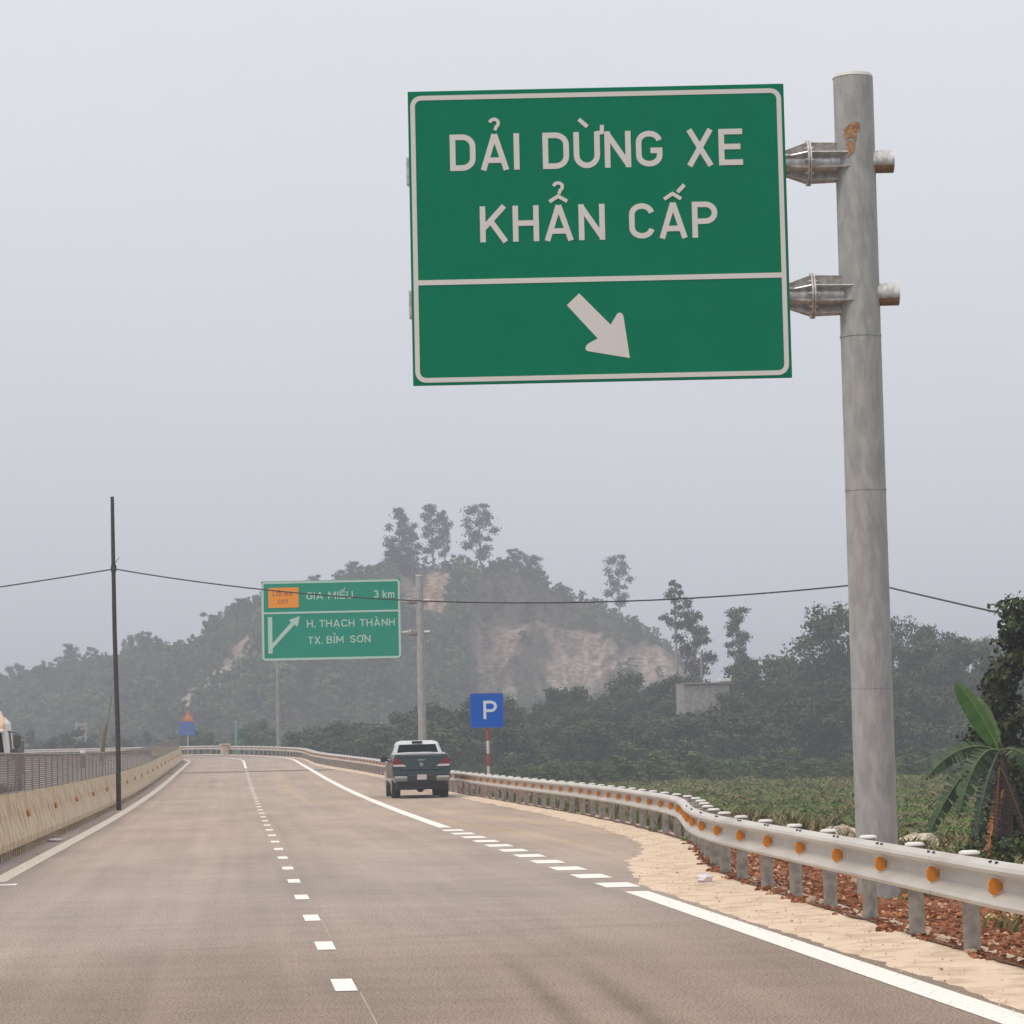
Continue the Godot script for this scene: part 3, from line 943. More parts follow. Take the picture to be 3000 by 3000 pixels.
func banana_leaf(base: Vector3, tip: Vector3, lift: float, width: float, ragged: float, col: Color, parent: Node, mat: String, label := "", face := Vector3(0.1, 0.45, 0.9)) -> void:
	var st := begin()
	var n := 22
	var along := (tip - base)
	var side := along.cross(face).normalized()
	var pts := []
	for i in n + 1:
		var t := float(i) / n
		pts.append(base + along * t + Vector3.UP * lift * 4.0 * t * (1.0 - t))
	for sgn in [-1.0, 1.0]:
		for i in range(2, n):
			var t0 := float(i) / n
			var t1 := float(i + 1) / n
			var w0 := width * pow(sin(PI * clampf(t0 * 0.93 + 0.05, 0, 1)), 0.6)
			var w1 := width * pow(sin(PI * clampf(t1 * 0.93 + 0.05, 0, 1)), 0.6) if i < n - 1 else 0.0
			var d0 := rng.randf_range(0.0, ragged)
			var drop := -face * (0.25 + d0)
			var e0: Vector3 = pts[i] + (side * sgn + drop).normalized() * w0 * rng.randf_range(1.0 - 0.3 * ragged, 1.0)
			var gap := lerpf(1.0, 0.45, ragged) if rng.randf() < ragged else 1.0
			var e1: Vector3 = pts[i].lerp(pts[i + 1], gap) + (side * sgn + drop).normalized() * w1
			var k := rng.randf_range(0.85, 1.15)
			st.set_color(Color(col.r * k, col.g * k, col.b * k))
			quad(st, pts[i], pts[i + 1], e1, e0)
	st.set_color(Color(col.r * 1.8 + 0.03, col.g * 1.5 + 0.03, col.b + 0.02))
	var rad := []
	for i in n + 1: rad.append(lerpf(0.022, 0.005, float(i) / n))
	tube(st, pts, rad, 5, false)
	var o := put("leaf", done(st), M[mat], parent)
	if label: o.set_meta("label", label)

func build_right_corner() -> void:
	# banana plant
	var base := Vector3(8.42, FIELD + 0.12, -50.0)
	var b := thing("banana_plant", "young banana plant with torn leaves in front of the dark tree", "banana plant", base)
	var st := begin()
	tube(st, [Vector3(0, -0.2, 0), Vector3(0.02, 0.9, 0), Vector3(-0.03, 1.75, 0), Vector3(-0.06, 2.15, 0)], [0.13, 0.11, 0.09, 0.05], 10)
	put("stem", done(st), M["banana trunk"], b)
	var top := Vector3(-0.08, 2.0, 0.05)
	var green := Color(0.055, 0.13, 0.022)
	var dull := Color(0.045, 0.078, 0.036)
	banana_leaf(top, Vector3(-0.80, 3.20, 0.15), 0.10, 0.23, 0.12, green, b, "banana leaf", "bright green upright leaf", Vector3(0.5, 0.2, 0.85))
	banana_leaf(top, Vector3(-0.36, 2.95, -0.35), 0.06, 0.17, 0.2, Color(0.09, 0.13, 0.04), b, "banana leaf")
	banana_leaf(top, Vector3(-1.42, 1.52, 0.25), 0.28, 0.19, 0.5, dull, b, "banana leaf")
	banana_leaf(top, Vector3(-1.48, 0.40, 0.35), 0.36, 0.21, 0.8, dull, b, "banana leaf")
	banana_leaf(top, Vector3(-0.92, 0.85, 0.55), 0.40, 0.24, 0.8, dull, b, "banana leaf")
	banana_leaf(top, Vector3(0.8, 1.1, 0.6), 0.34, 0.2, 0.7, dull, b, "banana leaf")
	banana_leaf(top, Vector3(-0.62, 0.5, 0.5), 0.2, 0.15, 0.8, Color(0.045, 0.075, 0.05), b, "banana leaf")
	var dead := Color(0.30, 0.12, 0.03)
	banana_leaf(top - Vector3(-0.08, 0.62, 0), Vector3(-0.44, 0.10, 0.5), 0.16, 0.11, 0.9, dead, b, "banana leaf", "dead orange brown leaf hanging down")
	banana_leaf(top - Vector3(0, 0.25, 0), Vector3(-0.25, 0.5, 0.45), 0.12, 0.11, 0.9, Color(0.06, 0.028, 0.02), b, "banana leaf", "dead dark brown leaf")
	banana_leaf(top - Vector3(0, 0.25, 0), Vector3(0.3, 0.45, 0.4), 0.12, 0.12, 0.9, Color(0.045, 0.024, 0.018), b, "banana leaf", "dead dark brown leaf")
	# big dark tree at the right edge
	var tr := thing("tree", "near dark leafy tree cut off by the right edge", "tree", Vector3(9.95, FIELD, -52.2))
	var lobes := []
	st = begin()
	tube(st, [Vector3(0, -0.3, 0), Vector3(0.1, 1.6, 0), Vector3(0.0, 3.4, 0.1), Vector3(0.2, 4.6, 0)], [0.16, 0.13, 0.08, 0.03], 8)
	for i in 110:
		var u := (i + 0.5) / 110.0
		var y := 0.15 + 4.65 * u
		var span := 1.72 * sqrt(maxf(0.12, 1.0 - pow(absf(u - 0.38) / 0.72, 2.0)))
		var a := i * 2.399 + rng.randf_range(-0.4, 0.4)
		var c := Vector3(cos(a) * span * rng.randf_range(0.55, 0.98), y, sin(a) * span * rng.randf_range(0.55, 0.98))
		var s := rng.randf_range(0.24, 0.46)
		lobes.append([c, Vector3(s, s * 0.85, s)])
		if i % 3 == 0: tube(st, [Vector3(0.05, y * 0.75, 0), Vector3(0.05, y * 0.75, 0).lerp(c, 0.6), c], [0.04, 0.025, 0.01], 5, false)
	put("crown", crown(lobes, 170, 0.13, Color(0.018, 0.028, 0.010), Color(0.050, 0.062, 0.018)), M["dark leaves"], tr)
	put("trunk", done(st), M["bark"], tr)
	# weedy shrubs at its foot
	var S := [[1700, 1612, 34, 0.55, "low green shrub right behind the guardrail by the pole"], [1745, 1606, 36, 0.7, "leafy shrub under the drooping banana leaves"], [1815, 1598, 36, 0.75, "bright green shrub left of the right edge"], [1880, 1590, 34, 0.85, "dark green shrub below the dark tree"], [1930, 1585, 33, 0.9, "tall weedy shrub at the right edge of the picture"], [1600, 1560, 50, 0.55, "dark shrub peeking out left of the big sign pole"]]
	for e in S:
		var dist: float = e[2]
		var x := px_at(e[0], dist)
		var q := road_coords(Vector2(x, -dist))
		var gy := lerpf(-0.25, FIELD, smoothstep(1.2, 4.0, q.y - rail_off(q.x)))
		var sh := thing("shrub", e[4], "shrub", Vector3(x, gy, -dist))
		var h: float = maxf(top_h(e[0], e[1] - 20.0, dist) - gy, 0.35)
		var lb := []
		st = begin()
		for i in 12:
			var c := Vector3(rng.randf_range(-1, 1) * e[3] * 0.6, h * rng.randf_range(0.1, 0.85), rng.randf_range(-1, 1) * e[3] * 0.5)
			lb.append([c, Vector3.ONE * rng.randf_range(0.1, 0.2)])
			tube(st, [Vector3(c.x * 0.2, -0.05, c.z * 0.2), c], [0.012, 0.005], 4, false)
		put("foliage", crown(lb, 55, 0.09, Color(0.030, 0.052, 0.014), Color(0.075, 0.11, 0.025)), M["dark leaves"], sh)
		put("stem", done(st), M["bark"], sh)

# ---------------------------------------------------------------- lettering
func arc(cx: float, cy: float, rx: float, ry: float, a0: float, a1: float, n := 10) -> Array:
	var o := []
	for i in n + 1:
		var a := deg_to_rad(lerpf(a0, a1, float(i) / n))
		o.append(Vector2(cx + rx * cos(a), cy + ry * sin(a)))
	return o

const SW := 0.152
# strokes of a letter: [points, closed]; cap height 1; returns [strokes, width]
func glyph(c: String) -> Array:
	var h := SW / 2.0
	var w := 0.71
	var l := h
	var r := w - h
	var t := 1.0 - h
	match c:
		"A": return [[[[Vector2(0.09, 0), Vector2(0.41, 0.985)], false], [[Vector2(0.73, 0), Vector2(0.41, 0.985)], false], [[Vector2(0.2, 0.27), Vector2(0.62, 0.27)], false]], 0.82]
		"B": return [[[[Vector2(l, 0), Vector2(l, 1)], false], [[Vector2(h, t), Vector2(0.38, t)] + arc(0.38, 0.735, 0.2, 0.18, 90, -90) + [Vector2(h, 0.535)], false], [[Vector2(0.40, 0.535)] + arc(0.40, 0.31, 0.225, 0.225, 90, -90) + [Vector2(h, h)], false]], w]
		"C", "G":
			var s := [[arc(0.365, 0.68, 0.28, 0.235, 12, 90, 6) + arc(0.365, 0.68, 0.28, 0.235, 90, 180, 6) + arc(0.365, 0.32, 0.28, 0.235, 180, 270, 6) + arc(0.365, 0.32, 0.28, 0.235, 270, 348 if c == "C" else 360, 6), false]]
			if c == "G": s = [[s[0][0] + [Vector2(0.645, 0.45), Vector2(0.40, 0.45)], false]]
			return [s, 0.71]
		"D": return [[[[Vector2(l, h), Vector2(l, t), Vector2(0.34, t)] + arc(0.34, 0.66, r - 0.34, t - 0.66, 90, 0, 7) + arc(0.34, 0.34, r - 0.34, 0.34 - h, 0, -90, 7), true]], w]
		"E": return [[[[Vector2(l, 0), Vector2(l, 1)], false], [[Vector2(h, t), Vector2(0.64, t)], false], [[Vector2(h, 0.51), Vector2(0.58, 0.51)], false], [[Vector2(h, h), Vector2(0.64, h)], false]], 0.64]
		"H": return [[[[Vector2(l, 0), Vector2(l, 1)], false], [[Vector2(r, 0), Vector2(r, 1)], false], [[Vector2(l, 0.51), Vector2(r, 0.51)], false]], w]
		"I": return [[[[Vector2(h, 0), Vector2(h, 1)], false]], SW]
		"K": return [[[[Vector2(l, 0), Vector2(l, 1)], false], [[Vector2(l, 0.36), Vector2(0.66, 1)], false], [[Vector2(0.30, 0.57), Vector2(0.69, 0)], false]], 0.76]
		"k": return [[[[Vector2(l, 0), Vector2(l, 1)], false], [[Vector2(l, 0.26), Vector2(0.5, 0.7)], false], [[Vector2(0.24, 0.42), Vector2(0.52, 0)], false]], 0.58]
		"L": return [[[[Vector2(l, 0), Vector2(l, 1)], false], [[Vector2(h, h), Vector2(0.58, h)], false]], 0.58]
		"M": return [[[[Vector2(l, 0), Vector2(l, 1)], false], [[Vector2(0.78, 0), Vector2(0.78, 1)], false], [[Vector2(l, 0.96), Vector2(0.43, 0.3)], false], [[Vector2(0.78, 0.96), Vector2(0.43, 0.3)], false]], 0.86]
		"m": return [[[[Vector2(l, 0), Vector2(l, 0.7)], false], [[Vector2(h, 0.48)] + arc(0.26, 0.46, 0.17, 0.155, 120, 0, 6) + [Vector2(0.43, 0)], false], [[Vector2(0.43, 0.44)] + arc(0.60, 0.46, 0.17, 0.155, 140, 0, 6) + [Vector2(0.77, 0)], false]], 0.86]
		"N": return [[[[Vector2(l, 0), Vector2(l, 1)], false], [[Vector2(r, 0), Vector2(r, 1)], false], [[Vector2(l, 0.93), Vector2(r, 0.07)], false]], w]
		"O", "0": return [[[arc(0.365, 0.67, 0.28, 0.245, 0, 180, 10) + arc(0.365, 0.33, 0.28, 0.245, 180, 360, 10), true]], 0.73]
		"P": return [[[[Vector2(l, 0), Vector2(l, 1)], false], [[Vector2(h, t), Vector2(0.38, t)] + arc(0.38, 0.69, r - 0.38, t - 0.69, 90, -90) + [Vector2(h, 0.69 - (t - 0.69))], false]], w]
		"R": return [[[[Vector2(l, 0), Vector2(l, 1)], false], [[Vector2(h, t), Vector2(0.38, t)] + arc(0.38, 0.69, r - 0.38, t - 0.69, 90, -90) + [Vector2(h, 0.69 - (t - 0.69))], false], [[Vector2(0.36, 0.45), Vector2(0.64, 0)], false]], w]
		"S": return [[[arc(0.35, 0.715, 0.25, 0.2, 15, 90, 5) + arc(0.35, 0.715, 0.25, 0.2, 90, 250, 8) + arc(0.35, 0.29, 0.265, 0.205, 75, -90, 8) + arc(0.35, 0.29, 0.265, 0.205, -90, -165, 5), false]], 0.69]
		"T": return [[[[Vector2(0.32, 0), Vector2(0.32, 1)], false], [[Vector2(0, t), Vector2(0.64, t)], false]], 0.64]
		"U": return [[[[Vector2(l, 1), Vector2(l, 0.36)] + arc(0.355, 0.36, 0.355 - l, 0.36 - h, 180, 360, 10) + [Vector2(r, 1)], false]], w]
		"X": return [[[[Vector2(0.09, 0), Vector2(0.66, 1)], false], [[Vector2(0.66, 0), Vector2(0.09, 1)], false]], 0.75]
		"3": return [[[arc(0.31, 0.72, 0.22, 0.195, 160, -80, 9), false], [arc(0.31, 0.3, 0.235, 0.215, 85, -165, 9), false]], 0.62]
		"7": return [[[[Vector2(0.03, t), Vector2(0.5, t), Vector2(0.22, 0)], false]], 0.58]
		".": return [[[[Vector2(0.0, 0.085), Vector2(0.17, 0.085)], false]], 0.17]
	return [[], 0.35]

# a letter with its marks: plain letter, then signs: ? hook above, ` grave, ' acute, ^ circumflex, + horn, _ dot below
const VIET := {"Ả": "A?", "Ừ": "U+`", "Ẩ": "A^?", "Ấ": "A^'", "Ề": "E^`", "Ế": "E^'", "Ê": "E^", "Ạ": "A_", "À": "A`", "Ỉ": "I?", "Ơ": "O+", "Ố": "O^'"}

func stroke(st: SurfaceTool, pts: Array, w: float, closed: bool, at: Vector2, k: float, kx: float, z: float) -> void:
	var n := pts.size()
	var q := []
	for p in pts:
		var v := Vector2(at.x + p.x * kx, at.y + p.y * k)
		if q.is_empty() or q[-1].distance_to(v) > 0.0005: q.append(v)
	n = q.size()
	var L := []
	var R := []
	for i in n:
		var a: Vector2 = q[i] - q[(i - 1 + n) % n]
		var b: Vector2 = q[(i + 1) % n] - q[i]
		if not closed and i == 0: a = b
		if not closed and i == n - 1: b = a
		a = a.normalized(); b = b.normalized()
		var na := Vector2(-a.y, a.x)
		var nb := Vector2(-b.y, b.x)
		var m := (na + nb).normalized()
		var s := minf(w * k / 2.0 / maxf(m.dot(na), 0.35), w * k * 1.2)
		L.append(q[i] + m * s)
		R.append(q[i] - m * s)
	var last := n if closed else n - 1
	for i in last:
		var j := (i + 1) % n
		var f := [L[i], L[j], R[j], R[i]]
		var a3 := []
		var b3 := []
		for v in f:
			a3.append(Vector3(v.x, v.y, z)); b3.append(Vector3(v.x, v.y, 0.0))
		quad(st, a3[0], a3[1], a3[2], a3[3])
		quad(st, b3[0], b3[1], a3[1], a3[0])
		quad(st, a3[3], a3[2], b3[2], b3[3])
	if not closed:
		for e in [0, n - 1]:
			quad(st, Vector3(L[e].x, L[e].y, 0), Vector3(L[e].x, L[e].y, z), Vector3(R[e].x, R[e].y, z), Vector3(R[e].x, R[e].y, 0))

func letter_marks(marks: String, w: float) -> Array:
	var c := w / 2.0
	var o := []
	var y := 1.09
	for m in marks:
		match m:
			"^": o.append([[Vector2(c - 0.24, y), Vector2(c, y + 0.15), Vector2(c + 0.24, y)], 0.10]); y += 0.21
			"?": o.append([arc(c, y + 0.20, 0.12, 0.11, 170, -60, 8) + [Vector2(c + 0.02, y + 0.0)], 0.09])
			"`": o.append([[Vector2(c - 0.2, y + 0.26), Vector2(c + 0.03, y + 0.05)], 0.11])
			"'": o.append([[Vector2(c + 0.04 + 0.1 * int("^" in marks), y - 0.02), Vector2(c + 0.24 + 0.1 * int("^" in marks), y + 0.18)], 0.11])
			"+": o.append([[Vector2(w - 0.12, 0.95), Vector2(w + 0.06, 0.98), Vector2(w + 0.07, 1.18)], 0.11])
			"_": o.append([[Vector2(c - 0.07, -0.17), Vector2(c + 0.07, -0.17)], 0.14])
	return o

func word(text: String, x0: float, x1: float, base: float, cap: float, mat: String, parent: Node, z: float) -> void:
	var gap := 0.125
	var parts := []
	var total := 0.0
	for ch in text:
		var code: String = VIET.get(ch, ch)
		var g := glyph(code[0])
		if ch == " ": g = [[], 0.22]
		parts.append([g, code.substr(1), total])
		total += g[1] + gap
	total -= gap
	var kx := (x1 - x0) / total
	var st := begin()
	for p in parts:
		var g: Array = p[0]
		var at := Vector2(x0 + p[2] * kx, base)
		var lift := 0.004
		for s in g[0]:
			stroke(st, s[0], SW, s[1], at, cap, kx, lift)
			lift += 0.0012
		for s in letter_marks(p[1], g[1]):
			stroke(st, s[0], s[1], false, at, cap, kx, lift)
			lift += 0.0012
	put("lettering", done(st), M[mat], parent, Transform3D(Basis.IDENTITY, Vector3(0, 0, z)))

func round_rect(x0: float, y0: float, x1: float, y1: float, r: float) -> Array:
	return arc(x1 - r, y1 - r, r, r, 0, 90, 5) + arc(x0 + r, y1 - r, r, r, 90, 180, 5) + arc(x0 + r, y0 + r, r, r, 180, 270, 5) + arc(x1 - r, y0 + r, r, r, 270, 360, 5)

# ---------------------------------------------------------------- signs
func arm(st_parent: Node, y: float, x0: float, x1: float, pole_x: float, rad: float, pr: float, rust_brown: bool) -> void:  # last flag adds flange bolts and the painted ground reflection
	var a := put("arm", pipe(Vector3(x0, y, 0), Vector3(x1, y, 0), rad, 18), M["bracket steel"], st_parent)
	var fx := pole_x - pr - 0.29                       # flange
	var st := begin()
	tube(st, [Vector3(fx - 0.022, y, 0), Vector3(fx - 0.003, y, 0)], [rad * 2.02, rad * 2.02], 22)
	tube(st, [Vector3(fx + 0.003, y, 0), Vector3(fx + 0.022, y, 0)], [rad * 2.02, rad * 2.02], 22)
	put("flange", done(st), M["bracket steel"], a)
	for k in 8:
		var an := TAU * (k + 0.5) / 8.0
		var u := Vector3(0, cos(an), sin(an))
		var sd := Vector3(0, -sin(an), cos(an)) * 0.006
		st = begin()
		for part in [[fx - 0.30, fx - 0.023, 0.0], [pole_x - pr * 0.25, fx + 0.023, 1.0]]:
			var p0 := Vector3(part[0], y, 0)
			var p1 := Vector3(part[1], y, 0)
			var r0: float = rad * (1.04 if part[2] == 0.0 else 1.75)
			var f := [p0 + u * rad * 0.98, p0 + u * r0, p1 + u * rad * 1.86, p1 + u * rad * 0.98]
			var c: Vector3 = (f[0] + f[1] + f[2] + f[3]) / 4.0
			hull(st, [f[0] + sd, f[1] + sd, f[2] + sd, f[3] + sd], c)
			hull(st, [f[0] - sd, f[1] - sd, f[2] - sd, f[3] - sd], c)
			for i in 4:
				var j := (i + 1) % 4
				hull(st, [f[i] + sd, f[j] + sd, f[j] - sd, f[i] - sd], c)
		put("rib", done(st), M["bracket steel"], a)
	if rust_brown:
		var bm := pipe(Vector3(-0.05, 0, 0), Vector3(0.05, 0, 0), 0.016, 6)
		for k in 8:
			var an2 := TAU * k / 8.0
			put("bolt", bm, M["bracket steel"], a, Transform3D(Basis.IDENTITY, Vector3(fx, y + cos(an2) * rad * 1.55, sin(an2) * rad * 1.55)))
		# brown reflection of the ground, painted along the underside of the pipe
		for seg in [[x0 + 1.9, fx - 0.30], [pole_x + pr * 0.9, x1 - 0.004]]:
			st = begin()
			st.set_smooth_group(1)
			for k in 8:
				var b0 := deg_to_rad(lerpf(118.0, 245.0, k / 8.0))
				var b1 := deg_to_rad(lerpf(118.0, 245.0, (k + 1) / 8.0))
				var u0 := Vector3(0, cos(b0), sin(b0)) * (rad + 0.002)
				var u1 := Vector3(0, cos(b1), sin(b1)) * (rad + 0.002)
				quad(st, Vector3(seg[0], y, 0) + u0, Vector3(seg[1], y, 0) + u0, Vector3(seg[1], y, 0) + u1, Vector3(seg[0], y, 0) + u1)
			put("rust_and_reflection", done(st), M["painted ground reflection"], a)

func build_big_sign() -> void:
	var dist := 30.5
	var s := thing("road_sign", "large green emergency stopping lane sign on a thick grey pole", "road sign", Vector3(3.77, -0.3, -dist))
	var top := 9.02
	var r := 0.217
	var st := begin()
	tube(st, [Vector3(0, -0.4, 0), Vector3(0, top * 0.5, 0), Vector3(0.005, top, 0)], [r * 1.02, r, r * 0.985], 36)
	put("pole", done(st), M["pole steel"], s)
	st = begin()
	tube(st, [Vector3(0, top - 0.005, 0), Vector3(0, top + 0.03, 0)], [r * 1.0, r * 0.96], 36)
	put("pole_cap", done(st), M["cap white"], s)
	for seam in [[2.45, 0.0], [4.55, 0.0], [6.2, 0.0]]:
		st = begin()
		tube(st, [Vector3(0, seam[0], 0), Vector3(0, seam[0] + 0.022, 0)], [r * 1.004 + 0.004, r * 1.004 + 0.004], 36, false)
		put("weld_seam", done(st), M["pole steel"], s)
	# rust stain on the shaft above the upper bracket: a thin irregular scab
	st = begin()
	var rs := RandomNumberGenerator.new(); rs.seed = 6
	for blob in [[-0.24, 8.42, 0.085, 0.055], [-0.42, 8.36, 0.06, 0.04], [-0.02, 8.47, 0.05, 0.045], [-0.34, 8.22, 0.045, 0.10], [-0.1, 8.34, 0.03, 0.07]]:
		var cen := []
		for i in 12:
			var a := TAU * i / 12.0
			var k := rs.randf_range(0.6, 1.2)
			var ang: float = blob[0] + cos(a) * blob[2] * k / r
			cen.append(Vector3(sin(ang) * (r + 0.003), blob[1] + sin(a) * blob[3] * k, cos(ang) * (r + 0.003)))
		var mid := Vector3(sin(blob[0]) * (r + 0.004), blob[1], cos(blob[0]) * (r + 0.004))
		for i in 12: tri(st, mid, cen[(i + 1) % 12], cen[i])
	put("rust_and_reflection", done(st), M["rust_brown"], s)
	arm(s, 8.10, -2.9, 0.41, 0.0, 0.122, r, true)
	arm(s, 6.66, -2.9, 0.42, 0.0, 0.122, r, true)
	# panel
	var W := 4.025
	var H := 3.172
	var pz := 0.19
	var x0 := -4.79
	var y1 := 8.93
	var pn := Node3D.new()
	pn.name = "sign_panel"
	s.add_child(pn, true)
	pn.position = Vector3(x0, y1, pz)
	st = begin()
	bbox(st, Vector3(W / 2, -H / 2, 0), Vector3(W, H, 0.03), 0.006)
	put("board", done(st), M["sign green"], pn)
	st = begin()
	for k in 5:
		bbox(st, Vector3(W / 2, -0.35 - k * 0.62, -0.042), Vector3(W - 0.3, 0.06, 0.05), 0.004)
	put("stiffener", done(st), M["sign back"], pn)
	for yy in [-0.83, -2.27]:
		for xx in [0.02, W - 0.5]:
			st = begin()
			bbox(st, Vector3(xx, yy - 0.02, -0.085), Vector3(0.10, 0.3, 0.13), 0.01)
			put("clamp", done(st), M["bracket steel"], pn)
	var f := 1.0137
	var z := 0.0155
	st = begin()
	stroke(st, round_rect(0.05 * f, -H + 0.055, W - 0.055, -0.075, 0.09), 0.05, true, Vector2.ZERO, 1.0, 1.0, 0.004)
	stroke(st, [Vector2(0.07, -2.043 * f), Vector2(W - 0.075, -2.043 * f)], 0.054, false, Vector2.ZERO, 1.0, 1.0, 0.0052)
	put("border", done(st), M["sign letters"], pn, Transform3D(Basis.IDENTITY, Vector3(0, 0, z)))
	var cap := 0.388 * f
	word("DẢI", 0.435 * f, 1.166 * f, -0.86 * f, cap, "sign letters", pn, z)
	word("DỪNG", 1.412 * f, 2.67 * f, -0.861 * f, cap, "sign letters", pn, z)
	word("XE", 2.922 * f, 3.52 * f, -0.862 * f, cap, "sign letters", pn, z)
	word("KHẨN", 0.735 * f, 2.05 * f, -1.627 * f, cap * 0.985, "sign letters", pn, z)
	word("CẤP", 2.302 * f, 3.234 * f, -1.627 * f, cap * 0.985, "sign letters", pn, z)
	var ar := PackedVector2Array()
	for p in [[1.761, 2.19], [1.629, 2.313], [1.944, 2.672], [1.854, 2.718], [1.824, 2.742], [1.812, 2.773], [1.822, 2.796], [1.851, 2.806], [2.276, 2.886], [2.222, 2.46], [2.214, 2.425], [2.195, 2.405], [2.17, 2.405], [2.15, 2.422], [2.084, 2.53]]:
		ar.append(Vector2(p[0] * f, -p[1] * f))
	st = begin()
	slab(st, ar, 0.0, 0.004)
	put("arrow", done(st), M["sign letters"], pn, Transform3D(Basis.IDENTITY, Vector3(0, 0, z)))

func build_far_sign() -> void:
	var dist := 130.0
	var x := -4.26
	var s := thing("road_sign", "distant green exit sign with orange plate on a cantilever pole", "road sign", Vector3(x, 0.0, -dist))
	var st := begin()
	tube(st, [Vector3(0, -1.0, 0), Vector3(0, 9.48, 0)], [0.185, 0.17], 20)
	put("pole", done(st), M["pole steel"], s)
	put("pole_cap", pipe(Vector3(0, 9.475, 0), Vector3(0, 9.53, 0), 0.172, 20), M["cap white"], s)
	arm(s, 8.34, -6.0, 0.42, 0.0, 0.085, 0.17, false)
	arm(s, 6.92, -6.0, 0.42, 0.0, 0.085, 0.17, false)
	var W := 6.28
	var H := 3.6
	var pn := Node3D.new()
	pn.name = "sign_panel"
	s.add_child(pn, true)
	pn.position = Vector3(-7.15, 9.37, 0.16)
	st = begin()
	bbox(st, Vector3(W / 2, -H / 2, 0), Vector3(W, H, 0.04), 0.006)
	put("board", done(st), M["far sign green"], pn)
	st = begin()
	for k in 5: bbox(st, Vector3(W / 2, -0.35 - k * 0.72, -0.05), Vector3(W - 0.3, 0.07, 0.06), 0.004)
	put("stiffener", done(st), M["sign back"], pn)
	var z := 0.0205
	st = begin()
	stroke(st, round_rect(0.05, -H + 0.06, W - 0.06, -0.07, 0.12), 0.10, true, Vector2.ZERO, 1.0, 1.0, 0.006)
	stroke(st, [Vector2(0.1, -1.445), Vector2(W - 0.1, -1.445)], 0.085, false, Vector2.ZERO, 1.0, 1.0, 0.009)
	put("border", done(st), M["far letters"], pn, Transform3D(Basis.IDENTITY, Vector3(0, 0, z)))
	st = begin()
	slab(st, PackedVector2Array([Vector2(0.31, -1.21), Vector2(1.68, -1.21), Vector2(1.68, -0.30), Vector2(0.31, -0.30)]), 0.0, 0.012)
	put("exit_plate", done(st), M["sign orange"], pn, Transform3D(Basis.IDENTITY, Vector3(0, 0, z)))
	word("LỐI RA", 0.51, 1.42, -0.68, 0.20, "plate black", pn, z + 0.012)
	word("C07", 0.74, 1.20, -1.03, 0.19, "plate black", pn, z + 0.012)
	var L := "far letters"
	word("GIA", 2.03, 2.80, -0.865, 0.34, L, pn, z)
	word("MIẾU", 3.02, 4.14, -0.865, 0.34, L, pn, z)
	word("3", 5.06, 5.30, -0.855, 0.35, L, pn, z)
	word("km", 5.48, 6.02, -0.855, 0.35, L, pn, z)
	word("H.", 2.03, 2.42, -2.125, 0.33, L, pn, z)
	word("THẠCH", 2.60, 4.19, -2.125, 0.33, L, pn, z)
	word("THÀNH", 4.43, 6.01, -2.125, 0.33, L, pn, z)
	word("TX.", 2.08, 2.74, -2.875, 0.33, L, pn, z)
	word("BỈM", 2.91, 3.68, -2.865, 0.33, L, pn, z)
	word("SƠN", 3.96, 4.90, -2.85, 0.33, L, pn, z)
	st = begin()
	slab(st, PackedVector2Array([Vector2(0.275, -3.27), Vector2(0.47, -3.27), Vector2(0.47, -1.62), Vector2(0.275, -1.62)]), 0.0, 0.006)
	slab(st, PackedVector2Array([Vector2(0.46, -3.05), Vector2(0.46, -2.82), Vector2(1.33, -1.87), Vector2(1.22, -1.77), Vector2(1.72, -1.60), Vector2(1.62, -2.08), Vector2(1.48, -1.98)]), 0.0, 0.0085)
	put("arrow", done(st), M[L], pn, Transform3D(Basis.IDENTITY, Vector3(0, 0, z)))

func build_parking_sign() -> void:
	var p := Vector3(-0.96, 0.05, -95.0)
	var s := thing("parking_sign", "blue square parking sign on a red and white banded post", "road sign", p)
	for i in 8:
		put("post_band", pipe(Vector3(0, -0.7 + i * 0.42, 0), Vector3(0, -0.7 + (i + 1) * 0.42, 0), 0.047, 12), M["post white" if i % 2 == 1 else "post red"], s)
	var pn := Node3D.new()
	pn.name = "sign_panel"
	s.add_child(pn, true)
	pn.position = Vector3(-0.57, 2.24, 0.07)
	pn.scale = Vector3.ONE * 1.08
	var st := begin()
	var rr := PackedVector2Array(round_rect(0, 0, 1.03, 1.06, 0.07))
	slab(st, rr, -0.015, 0.0)
	put("board", done(st), M["sign blue"], pn)
	st = begin()
	stroke(st, round_rect(0.02, 0.02, 1.01, 1.04, 0.06), 0.035, true, Vector2.ZERO, 1.0, 1.0, 0.003)
	put("border", done(st), M["far blue"], pn)
	word("P", 0.41, 0.83, 0.27, 0.56, "parking white", pn, 0.0)

# ---------------------------------------------------------------- guardrail, barrier
func rail_point(s: float, lat: float, h: float) -> Vector3:      # lat: away from the road, square to the rail
	var a := axis(s - 0.5, rail_off(s - 0.5))
	var b := axis(s + 0.5, rail_off(s + 0.5))
	var t := (b - a).normalized()
	var q := axis(s, rail_off(s)) + Vector2(-t.y, t.x) * lat
	return Vector3(q.x, el(s) + h, q.y)

func rail_turn(s: float) -> float:
	var a := rail_point(s - 0.5, 0, 0)
	var b := rail_point(s + 0.5, 0, 0)
	return atan2(-(b.x - a.x), -(b.z - a.z))

